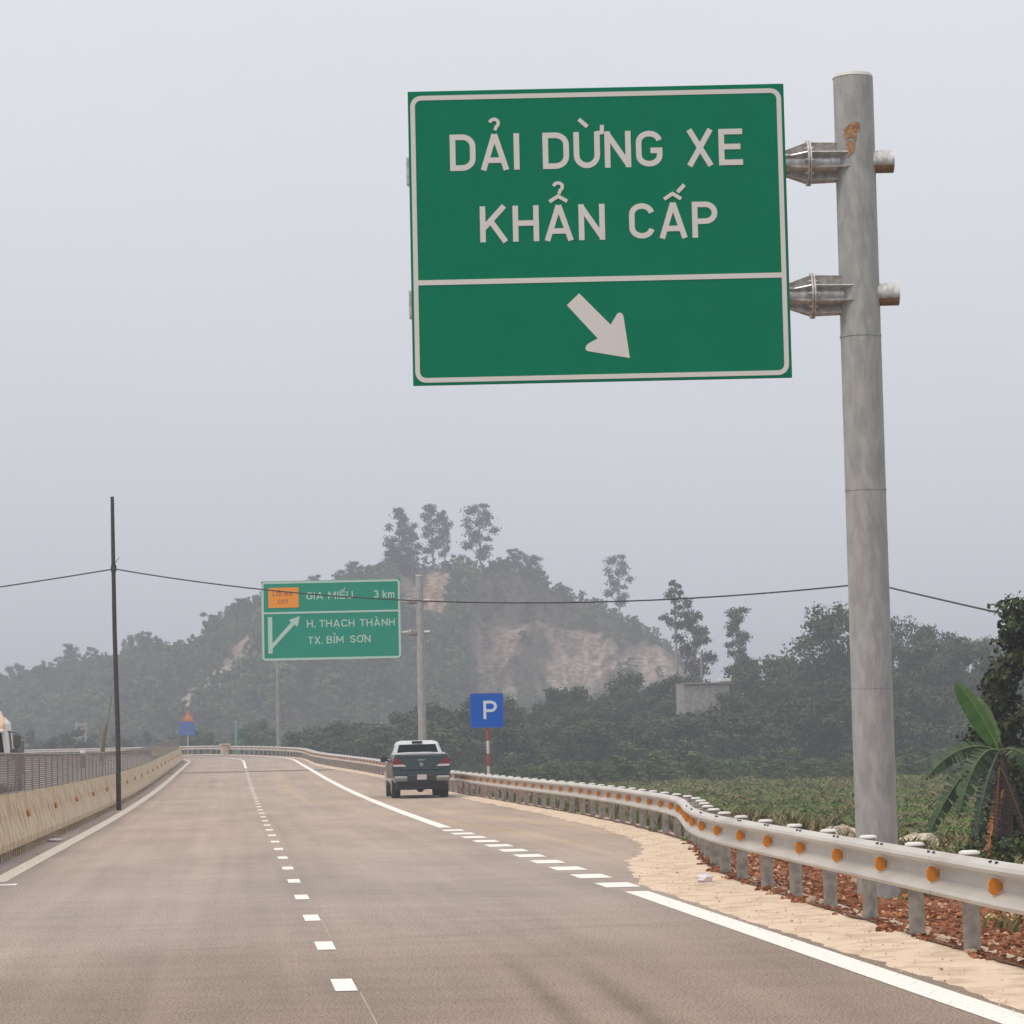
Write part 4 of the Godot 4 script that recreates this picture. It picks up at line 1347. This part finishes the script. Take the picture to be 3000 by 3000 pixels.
func build_guardrail() -> void:
	var g := thing("guardrail", "galvanised guardrail with orange reflectors along the right edge", "guardrail")
	# profile of the beam: height, towards the road
	var prof := [[0.768, 0.0], [0.758, 0.045], [0.740, 0.092], [0.715, 0.106], [0.692, 0.094], [0.674, 0.050], [0.657, 0.010], [0.642, 0.0], [0.562, 0.0], [0.547, 0.010], [0.530, 0.050], [0.508, 0.094], [0.484, 0.106], [0.460, 0.092], [0.444, 0.045], [0.436, 0.0]]
	var ss := 5.0
	while ss < 330.0:
		var st := begin()
		st.set_smooth_group(-1)
		var n := 4 if ss < 80.0 else 2
		var e := ss + 4.0 + (0.06 if ss < 80.0 else 0.0)
		for skin in 2:
			for i in n:
				for k in prof.size() - 1:
					var c := []
					for q in [[i, k], [i + 1, k], [i + 1, k + 1], [i, k + 1]]:
						var s2 := lerpf(ss, e, float(q[0]) / n)
						c.append(rail_point(s2, -prof[q[1]][1] + skin * 0.005 + 0.0015 * (s2 - ss) / 4.0, prof[q[1]][0] - skin * 0.001))
					if skin == 0: quad(st, c[3], c[2], c[1], c[0])
					else: quad(st, c[0], c[1], c[2], c[3])
		put("rail_beam", done(st), M["beam steel"], g)
		ss += 4.0
	var post_st := begin()
	tube(post_st, [Vector3(0, -0.6, 0), Vector3(0, 0.742, 0)], [0.066, 0.066], 16)
	var post_m := done(post_st)
	var cst := begin()
	tube(cst, [Vector3(0, 0.740, 0), Vector3(0, 0.757, 0), Vector3(0, 0.768, 0)], [0.080, 0.080, 0.055], 16)
	var cap_m := done(cst)
	var bst := begin()
	bbox(bst, Vector3(-0.12, 0.59, 0), Vector3(0.20, 0.19, 0.12), 0.01)
	var blk_m := done(bst)
	var rst := begin()                                   # trapezoid reflector in the trough, facing the traffic
	slab(rst, PackedVector2Array([Vector2(-0.100, 0.045), Vector2(-0.104, -0.02), Vector2(-0.092, -0.065), Vector2(-0.066, -0.092), Vector2(-0.025, -0.070), Vector2(-0.004, -0.03), Vector2(-0.004, 0.03), Vector2(-0.022, 0.070), Vector2(-0.055, 0.085), Vector2(-0.085, 0.074)]), -0.016, 0.016)
	bbox(rst, Vector3(-0.012, 0.0, -0.04), Vector3(0.006, 0.05, 0.09), 0.001)
	var ref_m := done(rst)
	var bolt_st := begin()
	tube(bolt_st, [Vector3(0, 0, 0), Vector3(0, 0.016, 0)], [0.014, 0.012], 6)
	var bolt_m := done(bolt_st)
	var s := 7.15
	while s < 330.0:
		var xf := Transform3D(Basis(Vector3.UP, rail_turn(s)), rail_point(s, 0.235, 0.0))
		var p := put("post", post_m, M["post steel"], g, xf)
		put("post_cap", cap_m, M["cap white"], p)
		put("spacer_block", blk_m, M["post steel"], p)
		if s < 40.0:
			for z in [-0.09, 0.09]: put("bolt", bolt_m, M["lorry dark"], g, Transform3D(Basis(Vector3.UP, rail_turn(s)), rail_point(s + z, -0.052, 0.755)))
		put("reflector", ref_m, M["reflector orange"], g, Transform3D(Basis(Vector3.UP, rail_turn(s)).scaled_local(Vector3(0.88, 0.68, 1.0)), rail_point(s, -0.002, 0.60)))
		s += 2.0

func build_median() -> void:
	var b := thing("median_barrier", "stained concrete median barrier with orange reflectors", "barrier")
	var f := thing("anti_glare_fence", "grey expanded metal fence standing on the median barrier", "fence")
	var face := -4.30
	var prof := [[0.0, 0.15], [0.0, 0.26], [-0.10, 0.62], [-0.17, 1.0], [-0.39, 1.0], [-0.45, 0.62], [-0.55, 0.26], [-0.55, 0.15]]
	var seg := 4.0
	var n := 52
	for i in n:
		var s0 := 30.0 + i * seg + 0.02
		var s1 := s0 + seg - 0.04
		var st := begin()
		var rings := []
		for k in 3:
			var s := lerpf(s0, s1, k / 2.0)
			var r := []
			for p in prof: r.append(rp(s, face + p[0], p[1]))
			rings.append(r)
		loft(st, rings)
		var sg := put("barrier_segment", done(st), M["concrete"], b)
		for k in (8 if s0 < 110.0 else 4):
			var s := s0 + 0.25 + k * (0.5 if s0 < 110.0 else 1.1)
			var bs := Basis(Vector3.UP, atan2(-fd.x, -fd.y))
			var ft := box_at(Vector3(0.30, 0.19, 0.10), rp(s, face - 0.20, 0.06), bs)
			put("foot", ft, M["concrete"], sg)
		if i % 2 == 1:
			var s := s0 + 2.0
			var bs := Basis(Vector3.UP, atan2(-fd.x, -fd.y) + PI / 2.0) * Basis(Vector3.RIGHT, -0.2)
			var o := begin()
			bbox(o, Vector3.ZERO, Vector3(0.17, 0.13, 0.07), 0.03)
			put("reflector", done(o), M["barrier orange"], b, Transform3D(bs, rp(s, face - 0.075, 0.64)))
	var shade_strip := put("painted_gap_shade", strip(func(_s): return face - 0.42, func(_s): return face - 0.14, 28, 240, 4.0, func(_s): return 0.145, func(_s): return 0.0), M["gap shade"], b)  # added dark strip, paints the shade in the slots between the feet
	# fence: panels of two metres
	var mid := face - 0.28
	for i in 90:
		var s0 := 34.0 + i * 2.0
		var st := begin()
		var rows := 17 if s0 < 90.0 else 11
		var bs := Basis(Vector3.UP, atan2(-fd.x, -fd.y))
		for k in rows:
			var h := 1.04 + 0.65 * k / (rows - 1)
			var wd := 0.031 * 17.0 / rows
			var a := rp(s0 + 0.02, mid, h)
			var c := rp(s0 + 1.98, mid, h)
			var u := Vector3(0, wd * 0.5, 0) + bs * Vector3(wd * 0.45, 0, 0)
			quad(st, a - u, c - u, c + u, a + u)
			var e := Vector3(0, 0.004, 0)
			quad(st, a - u - e, a + u - e, c + u - e, c - u - e)
		var p := put("mesh_panel", done(st), M["mesh steel"], f)
		st = begin()
		bbox(st, rp(s0, mid, 1.35), Vector3(0.03, 0.72, 0.03), 0.004, bs)
		put("post", done(st), M["mesh steel"], p)
		st = begin()
		for h in [1.025, 1.70]:
			tube(st, [rp(s0, mid, h), rp(s0 + 2.0, mid, h)], [0.016, 0.016], 6, false)
		put("rail", done(st), M["mesh steel"], p)

# ---------------------------------------------------------------- poles, cables, small things
func cable(pts: Array, sag: Array, r: float) -> ArrayMesh:
	var st := begin()
	for i in pts.size() - 1:
		var q := []
		var rad := []
		for k in 25:
			var t := k / 24.0
			q.append(pts[i].lerp(pts[i + 1], t) - Vector3(0, sag[i] * 4.0 * t * (1.0 - t), 0))
			rad.append(r)
		tube(st, q, rad, 6)
	return done(st)

func build_poles() -> void:
	var base := rp(85.6, -4.10)
	var p := thing("timber_pole", "thin dark wooden pole at the foot of the median barrier", "pole", base)
	var st := begin()
	tube(st, [Vector3(0.0, -0.1, 0), Vector3(-0.01, 2.4, 0), Vector3(-0.07, 5.2, 0), Vector3(-0.09, 7.6, 0), Vector3(-0.10, 9.25, 0)], [0.075, 0.072, 0.066, 0.06, 0.052], 12)
	put("shaft", done(st), M["old timber"], p)
	st = begin()
	tube(st, [Vector3(-0.08, 7.02, 0), Vector3(-0.08, 7.22, 0)], [0.085, 0.085], 10)
	put("tie_band", done(st), M["cable black"], p)
	st = begin()
	tube(st, [Vector3(-0.06, 7.25, 0), Vector3(0.10, 7.45, 0)], [0.012, 0.008], 6)
	put("hook", done(st), M["cable black"], p)
	var tie := base + Vector3(-0.05, 7.10, 0.09)
	var p2 := Vector3(8.70, 0, -70.0)
	var gy := ground_h(p2.x, p2.z)
	var q := thing("timber_pole", "slim grey pole carrying the cable behind the big sign pole", "pole", Vector3(p2.x, gy, p2.z))
	st = begin()
	tube(st, [Vector3(0, -0.3, 0), Vector3(0, 5.6 - gy, 0)], [0.10, 0.08], 12)
	put("shaft", done(st), M["bark"], q)
	var tie2 := Vector3(p2.x, 5.42, p2.z + 0.1)
	var c := put("overhead_cable", cable([Vector3(-52, 7.0, -94), tie, tie2, Vector3(10.9, 3.3, -51.5)], [1.25, 0.72, 0.02], 0.021), M["cable black"])
	tag(c, "thin black cable sagging across the road between the poles", "cable")
	var bam := thing("bamboo_stick", "leaning bamboo stick with a furled rag behind the median fence", "stick", rp(110.0, -5.75))
	st = begin()
	tube(st, [Vector3(-0.06, -0.4, 0), Vector3(0.22, 2.2, 0), Vector3(0.48, 3.75, 0)], [0.028, 0.024, 0.018], 8)
	put("stick", done(st), M["bamboo"], bam)
	st = begin()
	tube(st, [Vector3(0.03, 1.3, 0.0), Vector3(0.09, 1.8, 0.0), Vector3(0.17, 2.35, 0), Vector3(0.25, 2.7, 0)], [0.03, 0.07, 0.085, 0.03], 9)
	put("rag", done(st), M["bamboo"], bam)
	# far poles
	var fx := px_at(518, 270.0)
	var fp := thing("utility_pole", "tall pale concrete pole below the distant sign", "pole", Vector3(fx, ground_h(fx, -270.0), -270.0))
	st = begin()
	tube(st, [Vector3(0, -0.3, 0), Vector3(-0.02, 13.2, 0)], [0.22, 0.14], 12)
	put("shaft", done(st), M["render wall"], fp)
	st = begin()
	bbox(st, Vector3(0, 12.6, 0), Vector3(1.5, 0.12, 0.12), 0.01)
	put("crossarm", done(st), M["render wall"], fp)
	fx = px_at(1317, 296.0)
	fp = thing("utility_pole", "thin pale pole beside the grey hut under the gum trees", "pole", Vector3(fx, FIELD, -296.0))
	st = begin()
	tube(st, [Vector3(0, -0.3, 0), Vector3(-0.05, top_h(1316, 1236, 296) - FIELD, 0)], [0.16, 0.10], 10)
	put("shaft", done(st), M["render wall"], fp)
	# grey hut among the trees
	fx = px_at(1327, 243.0)
	var hut := thing("hut", "grey rendered hut half hidden by the tree line", "building", Vector3(fx, FIELD, -243.0), 0.15)
	var ht := top_h(1327, 1291, 243) - FIELD
	st = begin()
	bbox(st, Vector3(0, ht / 2, -2), Vector3(3.95, ht, 3.2), 0.03)
	put("wall", done(st), M["render wall"], hut)
	st = begin()
	bbox(st, Vector3(0.05, ht + 0.06, -2), Vector3(4.1, 0.10, 3.6), 0.02)
	put("roof", done(st), M["render wall"], hut)
	st = begin()
	bbox(st, Vector3(1.6, ht + 0.30, -0.6), Vector3(0.95, 0.28, 0.9), 0.04)
	put("water_tank", done(st), M["lorry white"], hut)
	# far marker signs where the road bends away
	var d := 312.0
	fx = px_at(347, d)
	var w := thing("warning_sign", "far red warning triangle over a blue board at the bend", "road sign", Vector3(fx, ground_h(fx, -d), -d))
	var y0 := -ground_h(fx, -d)
	put("post", pipe(Vector3(0, -0.2, 0), Vector3(0, top_h(347, 1345, d) + y0, 0), 0.06, 10), M["post white"], w)
	st = begin()
	bbox(st, Vector3(-0.12, top_h(347, 1375, d) + y0, 0.08), Vector3(1.75, 1.45, 0.05), 0.02)
	put("blue_board", done(st), M["far blue"], w)
	st = begin()
	var ty := top_h(347, 1361, d) + y0
	slab(st, PackedVector2Array([Vector2(-0.62, ty), Vector2(0.72, ty), Vector2(0.05, ty + 1.15)]), 0.06, 0.10)
	put("red_triangle", done(st), M["far red"], w)
	st = begin()
	slab(st, PackedVector2Array([Vector2(-0.27, ty + 0.2), Vector2(0.37, ty + 0.2), Vector2(0.05, ty + 0.75)]), 0.10, 0.11)
	put("triangle_face", done(st), M["sign orange"], w)
	d = 330.0
	fx = px_at(146, d)
	var gb := ground_h(fx, -d)
	var bd := thing("banded_board", "faint pale board with pinkish bands left of the timber pole", "sign", Vector3(fx, gb, -d))
	for i in 4:
		st = begin()
		bbox(st, Vector3(0, top_h(146, 1368 + i * 8, d) - gb, 0.06), Vector3(1.5, 0.30, 0.04), 0.01)
		put("band", done(st), M["sign pale"], bd)
	for sx in [-0.5, 0.5]:
		put("post", pipe(Vector3(sx, -0.2, 0), Vector3(sx, top_h(146, 1362, d) - gb, 0), 0.05, 8), M["post white"], bd)
	d = 268.0
	fx = px_at(438, d)
	var gt := ground_h(fx, -d)
	var tp := thing("marker_post", "slim teal marker post behind the far guardrail", "post", Vector3(fx, gt, -d))
	put("shaft", pipe(Vector3(0, -0.2, 0), Vector3(0, top_h(438, 1363, d) - gt, 0), 0.09, 8), M["teal post"], tp)
	put("shaft_top", pipe(Vector3(0, top_h(438, 1363, d) - gt, 0), Vector3(0, top_h(438, 1361, d) - gt, 0), 0.10, 8), M["cap white"], tp)
	# concrete pier in the far guardrail
	var pp := rp(252.0, 4.05)
	var pr := thing("concrete_pier", "pale concrete pier interrupting the far guardrail", "pier", pp, 0.3)
	st = begin()
	bbox(st, Vector3(0, 0.38, 0), Vector3(0.62, 0.9, 0.7), 0.05)
	put("shaft", done(st), M["concrete"], pr)
	st = begin()
	bbox(st, Vector3(0, 0.88, 0), Vector3(0.85, 0.16, 0.9), 0.04)
	put("top_slab", done(st), M["concrete"], pr)
	# little black and white bollard on the far carriageway
	d = 190.0
	fx = px_at(149, d)
	var rc := road_coords(Vector2(fx, -d))
	var bo := thing("bollard", "small bollard with white top beyond the median fence", "bollard", Vector3(fx, el(rc.x), -d))
	put("base", pipe(Vector3(0, 0, 0), Vector3(0, 0.75, 0), 0.2, 12), M["lorry dark"], bo)
	put("top", pipe(Vector3(0, 0.75, 0), Vector3(0, 1.15, 0), 0.17, 12), M["cap white"], bo)
	# litter
	var lt := put("litter", rock_mesh(0.12, 12), M["litter white"], self, Transform3D(Basis(Vector3.UP, 0.4).scaled(Vector3(1.0, 0.75, 0.8)), rp(33.0, 4.66, 0.06)))
	tag(lt, "crumpled white bag on the sand below the guardrail posts", "litter")
	lt = put("litter", rock_mesh(0.12, 13), M["litter white"], self, Transform3D(Basis(Vector3.UP, 1.0).scaled(Vector3(1.4, 0.4, 0.9)), rp(56.4, -4.18, 0.03)))
	tag(lt, "flat white scrap lying at the foot of the median barrier", "litter")

# ---------------------------------------------------------------- vehicles
func wheel(parent: Node, at: Vector3, r: float, w: float, mat_rim: String) -> void:
	var o := Node3D.new()
	o.name = numbered("wheel", parent)
	parent.add_child(o, true)
	o.position = at
	var st := begin()
	tube(st, [Vector3(-w / 2, 0, 0), Vector3(-w / 2 + 0.03, 0, 0), Vector3(w / 2 - 0.03, 0, 0), Vector3(w / 2, 0, 0)], [r * 0.9, r, r, r * 0.9], 28)
	put("tyre", done(st), M["rubber"], o)
	st = begin()
	var sgn := signf(at.x)
	tube(st, [Vector3(sgn * (w / 2 - 0.02), 0, 0), Vector3(sgn * (w / 2 + 0.012), 0, 0)], [r * 0.64, r * 0.56], 20)
	put("rim", done(st), M[mat_rim], o)

func section(z: float, pts: Array) -> Array:       # half section (x, y) mirrored
	var r := []
	for p in pts: r.append(Vector3(p[0], p[1], z))
	for i in range(pts.size() - 1, -1, -1): r.append(Vector3(-pts[i][0], pts[i][1], z))
	return r

func build_pickup() -> void:
	var s := 92.6
	var pos := rp(s, 5.28)
	var t := thing("pickup_truck", "dark teal pickup truck standing on the lay-by", "pickup truck", pos, 0.098)
	t.scale = Vector3(1.02, 1.02, 1.0)
	# local: -z is forward, rear face at z = 0
	var st := begin()
	var rear := [[0.80, 0.52], [0.885, 0.62], [0.905, 0.95], [0.885, 1.18], [0.835, 1.36], [0.78, 1.38]]
	var bed := [[0.82, 0.46], [0.905, 0.60], [0.925, 0.95], [0.905, 1.18], [0.855, 1.37], [0.78, 1.39]]
	var cab := [[0.82, 0.40], [0.90, 0.58], [0.925, 0.92], [0.90, 1.12], [0.86, 1.20], [0.78, 1.22]]
	var hood := [[0.82, 0.40], [0.90, 0.55], [0.92, 0.85], [0.89, 1.00], [0.80, 1.10], [0.55, 1.14]]
	var nose := [[0.76, 0.40], [0.86, 0.52], [0.88, 0.74], [0.84, 0.88], [0.70, 0.96], [0.5, 0.99]]
	loft(st, [section(0.0, rear), section(-0.12, bed), section(-1.55, bed), section(-1.75, cab), section(-3.7, cab), section(-3.9, hood), section(-4.95, hood), section(-5.2, nose)])
	put("body", done(st), M["truck paint"], t)
	# dusty flanks
	for sx in [-1.0, 1.0]:
		st = begin()
		for i in 2:
			var za: float = [-0.15, -1.95][i]
			var zb: float = [-1.5, -3.7][i]
			quad(st, Vector3(sx * 0.913, 0.63, za), Vector3(sx * 0.932, 0.94, za), Vector3(sx * 0.932, 0.94, zb), Vector3(sx * 0.913, 0.63, zb))
			quad(st, Vector3(sx * 0.932, 0.94, za), Vector3(sx * 0.911, 1.13, za), Vector3(sx * 0.911, 1.11, zb), Vector3(sx * 0.932, 0.94, zb))
		put("dusty_side_panel", done(st), M["dusty paint"], t)
	# cabin
	st = begin()
	var ring := func(y: float, wd: float, zr: float, zf: float) -> Array:
		return [Vector3(wd - 0.06, y, zr), Vector3(wd, y, zr - 0.12), Vector3(wd - 0.02, y, zf + 0.1), Vector3(wd - 0.16, y, zf), Vector3(-wd + 0.16, y, zf), Vector3(-wd + 0.02, y, zf + 0.1), Vector3(-wd, y, zr - 0.12), Vector3(-wd + 0.06, y, zr)]
	loft(st, [ring.call(1.19, 0.86, -1.72, -4.0), ring.call(1.38, 0.82, -1.76, -3.72), ring.call(1.70, 0.70, -1.92, -3.15), ring.call(1.79, 0.65, -2.06, -2.95), ring.call(1.825, 0.5, -2.2, -2.8)])
	put("cab", done(st), M["painted sky reflection"], t)  # pale colour stands for sky reflected in dark paint
	st = begin()
	var zr := func(y: float) -> float: return lerpf(-1.745, -1.905, (y - 1.38) / 0.32)
	quad(st, Vector3(-0.66, 1.44, zr.call(1.44)), Vector3(-0.585, 1.70, zr.call(1.70)), Vector3(0.585, 1.70, zr.call(1.70)), Vector3(0.66, 1.44, zr.call(1.44)))
	put("rear_window", done(st), M["dark glass"], t)
	for sx in [-1.0, 1.0]:
		st = begin()
		quad(st, Vector3(sx * 0.852, 1.25, -2.0), Vector3(sx * 0.722, 1.68, -2.1), Vector3(sx * 0.722, 1.68, -3.05), Vector3(sx * 0.852, 1.25, -3.5))
		put("side_window", done(st), M["dark glass"], t)
	st = begin()
	quad(st, Vector3(-0.62, 1.25, -3.96), Vector3(-0.52, 1.68, -3.22), Vector3(0.52, 1.68, -3.22), Vector3(0.62, 1.25, -3.96))
	put("windscreen", done(st), M["dark glass"], t)
	st = begin()
	bbox(st, Vector3(0, 1.77, -1.98), Vector3(0.34, 0.075, 0.10), 0.015)
	put("brake_light", done(st), M["black plastic"], t)
	# bed cover and tailgate
	st = begin()
	loft(st, [section(0.01, [[0.77, 1.375], [0.76, 1.40], [0.3, 1.425]]), section(-0.5, [[0.80, 1.385], [0.79, 1.425], [0.3, 1.45]]), section(-1.70, [[0.80, 1.385], [0.79, 1.43], [0.3, 1.455]])])
	put("bed_cover", done(st), M["painted sky reflection"], t)
	st = begin()
	bbox(st, Vector3(0, 1.115, 0.012), Vector3(1.36, 0.46, 0.05), 0.02)
	bbox(st, Vector3(0, 1.325, 0.02), Vector3(1.30, 0.035, 0.06), 0.012)
	bbox(st, Vector3(0, 0.80, 0.0), Vector3(1.66, 0.16, 0.06), 0.02)
	put("tailgate", done(st), M["truck paint"], t)
	st = begin()
	bbox(st, Vector3(0, 1.20, 0.045), Vector3(0.24, 0.045, 0.02), 0.006)
	put("badge", done(st), M["chrome"], t)
	st = begin()
	tube(st, [Vector3(0, 1.06, 0.035), Vector3(0, 1.06, 0.05)], [0.07, 0.055], 14)
	put("emblem", done(st), M["chrome"], t)
	for sx in [-1.0, 1.0]:
		st = begin()
		var a := PackedVector2Array([Vector2(sx * 0.86, 1.29), Vector2(sx * 0.915, 1.12), Vector2(sx * 0.90, 1.07), Vector2(sx * 0.56, 1.07), Vector2(sx * 0.62, 1.17), Vector2(sx * 0.72, 1.27)])
		slab(st, a, -0.06, 0.045)
		var lamp := put("tail_light", done(st), M["tail red"], t)
		st = begin()
		slab(st, PackedVector2Array([Vector2(sx * 0.90, 1.068), Vector2(sx * 0.87, 1.005), Vector2(sx * 0.47, 1.005), Vector2(sx * 0.56, 1.068)]), -0.04, 0.04)
		put("reverse_lens", done(st), M["lamp clear"], lamp)
		st = begin()
		bbox(st, Vector3(sx * 0.66, 0.62, 0.10), Vector3(0.46, 0.17, 0.26), 0.05)
		put("bumper_corner", done(st), M["chrome"], t)
		st = begin()
		bbox(st, Vector3(sx * 1.02, 1.24, -3.35), Vector3(0.20, 0.19, 0.10), 0.04)
		bbox(st, Vector3(sx * 0.89, 1.19, -3.36), Vector3(0.14, 0.05, 0.05), 0.01)
		put("wing_mirror", done(st), M["black plastic"], t)
		st = begin()
		bbox(st, Vector3(sx * 0.76, 0.36, -0.72), Vector3(0.26, 0.22, 0.02), 0.006)
		put("mud_flap", done(st), M["rubber"], t)
	st = begin()
	bbox(st, Vector3(0, 0.64, 0.08), Vector3(0.90, 0.20, 0.24), 0.03)
	put("bumper_centre", done(st), M["black plastic"], t)
	st = begin()
	bbox(st, Vector3(0, 0.665, 0.205), Vector3(0.30, 0.16, 0.012), 0.004)
	put("number_plate", done(st), M["number plate"], t)
	st = begin()
	bbox(st, Vector3(0, 0.42, -0.5), Vector3(1.56, 0.30, 0.9), 0.04)
	bbox(st, Vector3(0, 0.42, -2.9), Vector3(1.3, 0.24, 4.0), 0.04)
	tube(st, [Vector3(-0.75, 0.36, -1.05), Vector3(0.75, 0.36, -1.05)], [0.06, 0.06], 10)
	bbox(st, Vector3(0.02, 0.30, -1.05), Vector3(0.26, 0.24, 0.24), 0.08)
	put("chassis", done(st), M["black plastic"], t)
	for sx in [-1.0, 1.0]:
		for z in [-1.05, -4.3]:
			wheel(t, Vector3(sx * 0.765, 0.36, z), 0.365, 0.27, "chrome")
	for sx in [-1.0, 1.0]:
		st = begin()
		bbox(st, Vector3(sx * 0.68, 0.82, -5.13), Vector3(0.34, 0.16, 0.16), 0.03)
		put("headlight", done(st), M["lamp clear"], t)

func build_lorry() -> void:
	# heading towards the camera on the other carriageway; +z is its front
	var s := 93.0
	var t := thing("lorry", "white lorry with a tan sun visor at the left edge", "lorry", rp(s, -9.0), 0.10)
	var st := begin()
	loft(st, [section(0.0, [[1.10, 0.55], [1.14, 0.9], [1.12, 1.55], [1.0, 2.55], [0.9, 2.72]]), section(-0.35, [[1.15, 0.5], [1.2, 0.9], [1.19, 1.6], [1.08, 2.66], [0.9, 2.86]]), section(-1.9, [[1.15, 0.5], [1.2, 0.9], [1.19, 1.6], [1.08, 2.70], [0.9, 2.9]])])
	put("cab", done(st), M["lorry white"], t)
	st = begin()
	loft(st, [section(0.42, [[0.98, 2.46], [0.95, 2.56], [0.5, 2.62]]), section(0.10, [[1.10, 2.50], [1.04, 2.72], [0.5, 2.98]]), section(-0.8, [[1.0, 2.72], [0.85, 3.05], [0.45, 3.26]]), section(-1.7, [[0.95, 2.74], [0.8, 3.08], [0.4, 3.28]])])
	put("sun_visor", done(st), M["visor tan"], t)
	st = begin()
	bbox(st, Vector3(0, 2.44, 0.30), Vector3(2.06, 0.10, 0.34), 0.03)
	put("visor_edge", done(st), M["lorry white"], t)
	st = begin()
	quad(st, Vector3(-1.02, 1.62, 0.02), Vector3(-0.93, 2.38, 0.012), Vector3(0.93, 2.38, 0.012), Vector3(1.02, 1.62, 0.02))
	put("windscreen", done(st), M["dark glass"], t)
	for sx in [-1.0, 1.0]:
		st = begin()
		quad(st, Vector3(sx * 1.205, 1.60, -0.4), Vector3(sx * 1.12, 2.40, -0.42), Vector3(sx * 1.12, 2.40, -1.3), Vector3(sx * 1.205, 1.60, -1.3))
		put("side_window", done(st), M["dark glass"], t)
		st = begin()
		bbox(st, Vector3(sx * 1.42, 2.12, 0.12), Vector3(0.22, 0.42, 0.14), 0.05)
		bbox(st, Vector3(sx * 1.32, 1.72, 0.12), Vector3(0.24, 0.28, 0.14), 0.05)
		tube(st, [Vector3(sx * 1.12, 2.42, 0.05), Vector3(sx * 1.42, 2.36, 0.12), Vector3(sx * 1.40, 1.6, 0.12), Vector3(sx * 1.12, 1.5, 0.05)], [0.03, 0.03, 0.03, 0.03], 6)
		put("wing_mirror", done(st), M["lorry dark"], t)
		st = begin()
		bbox(st, Vector3(sx * 0.85, 0.82, 0.02), Vector3(0.36, 0.20, 0.10), 0.03)
		put("headlight", done(st), M["lamp clear"], t)
		for z in [-0.75, -5.6]:
			wheel(t, Vector3(sx * 1.02, 0.5, z), 0.5, 0.3, "lorry dark")
	st = begin()
	bbox(st, Vector3(0, 0.5, 0.02), Vector3(2.3, 0.34, 0.3), 0.05)
	put("bumper", done(st), M["lorry dark"], t)
	st = begin()
	bbox(st, Vector3(0, 1.6, -5.0), Vector3(2.2, 1.2, 5.6), 0.04)
	put("cargo_body", done(st), M["lorry dark"], t)
	st = begin()
	bbox(st, Vector3(0, 0.75, -4.6), Vector3(1.0, 0.3, 6.0), 0.04)
	put("chassis", done(st), M["black plastic"], t)

# ---------------------------------------------------------------- everything
func _ready() -> void:
	rng.seed = 2024
	nz.seed = 2; nz.frequency = 0.05
	fn = Vector2(-fd.y, fd.x)
	# camera: 1.6 m above the road, looking slightly up, rolled a little
	var pitch := atan((1412.0 - 966.0) / 5423.0)
	var cam := Camera3D.new()
	cam.name = "camera"
	add_child(cam)
	cam.fov = rad_to_deg(2.0 * atan(966.0 / 5423.0))
	cam.near = 0.2
	cam.far = 6000.0
	cam.transform = Transform3D(Basis(Vector3.RIGHT, pitch) * Basis(Vector3.BACK, -deg_to_rad(1.25)), Vector3(0, 1.6, 0))
	cam.current = true
	# air, sky, sun
	var e := Environment.new()
	var sm := ProceduralSkyMaterial.new()
	sm.sky_top_color = lin(1.42, 1.38, 1.36)
	sm.sky_horizon_color = lin(0.615, 0.635, 0.69)
	sm.sky_curve = 1.2
	sm.sky_cover = noise_tex(71, 0.006, [[0.3, Color(1, 1, 1, 0.0)], [0.75, Color(1, 1, 1, 0.028)]], 1024, 4)
	sm.ground_bottom_color = lin(0.16, 0.15, 0.13)
	sm.ground_horizon_color = lin(0.60, 0.605, 0.655)
	sm.ground_curve = 0.05
	sm.sun_angle_max = 1.0
	var sky := Sky.new()
	sky.sky_material = sm
	e.background_mode = Environment.BG_SKY
	e.sky = sky
	e.tonemap_mode = Environment.TONE_MAPPER_LINEAR
	e.tonemap_exposure = 1.1
	e.fog_enabled = true
	e.fog_density = 0.0011
	e.fog_light_color = Color(0.93, 0.95, 1.0)
	e.sdfgi_enabled = true
	e.ssao_enabled = true
	e.ssil_enabled = true
	var we := WorldEnvironment.new()
	we.name = "air"
	we.environment = e
	add_child(we)
	var sun := DirectionalLight3D.new()
	sun.name = "sun"
	sun.light_energy = 0.5
	sun.light_color = Color(1.0, 0.95, 0.88)
	sun.light_angular_distance = 12.0
	sun.shadow_enabled = true
	add_child(sun)
	sun.look_at_from_position(Vector3(-48, 88, 34), Vector3.ZERO)
	make_materials()
	# setting
	build_ground()
	build_road()
	build_hill()
	build_forest()
	build_trees()
	build_undergrowth()
	# things
	build_big_sign()
	build_far_sign()
	build_parking_sign()
	build_guardrail()
	build_median()
	build_poles()
	build_pickup()
	build_lorry()
	build_right_corner()
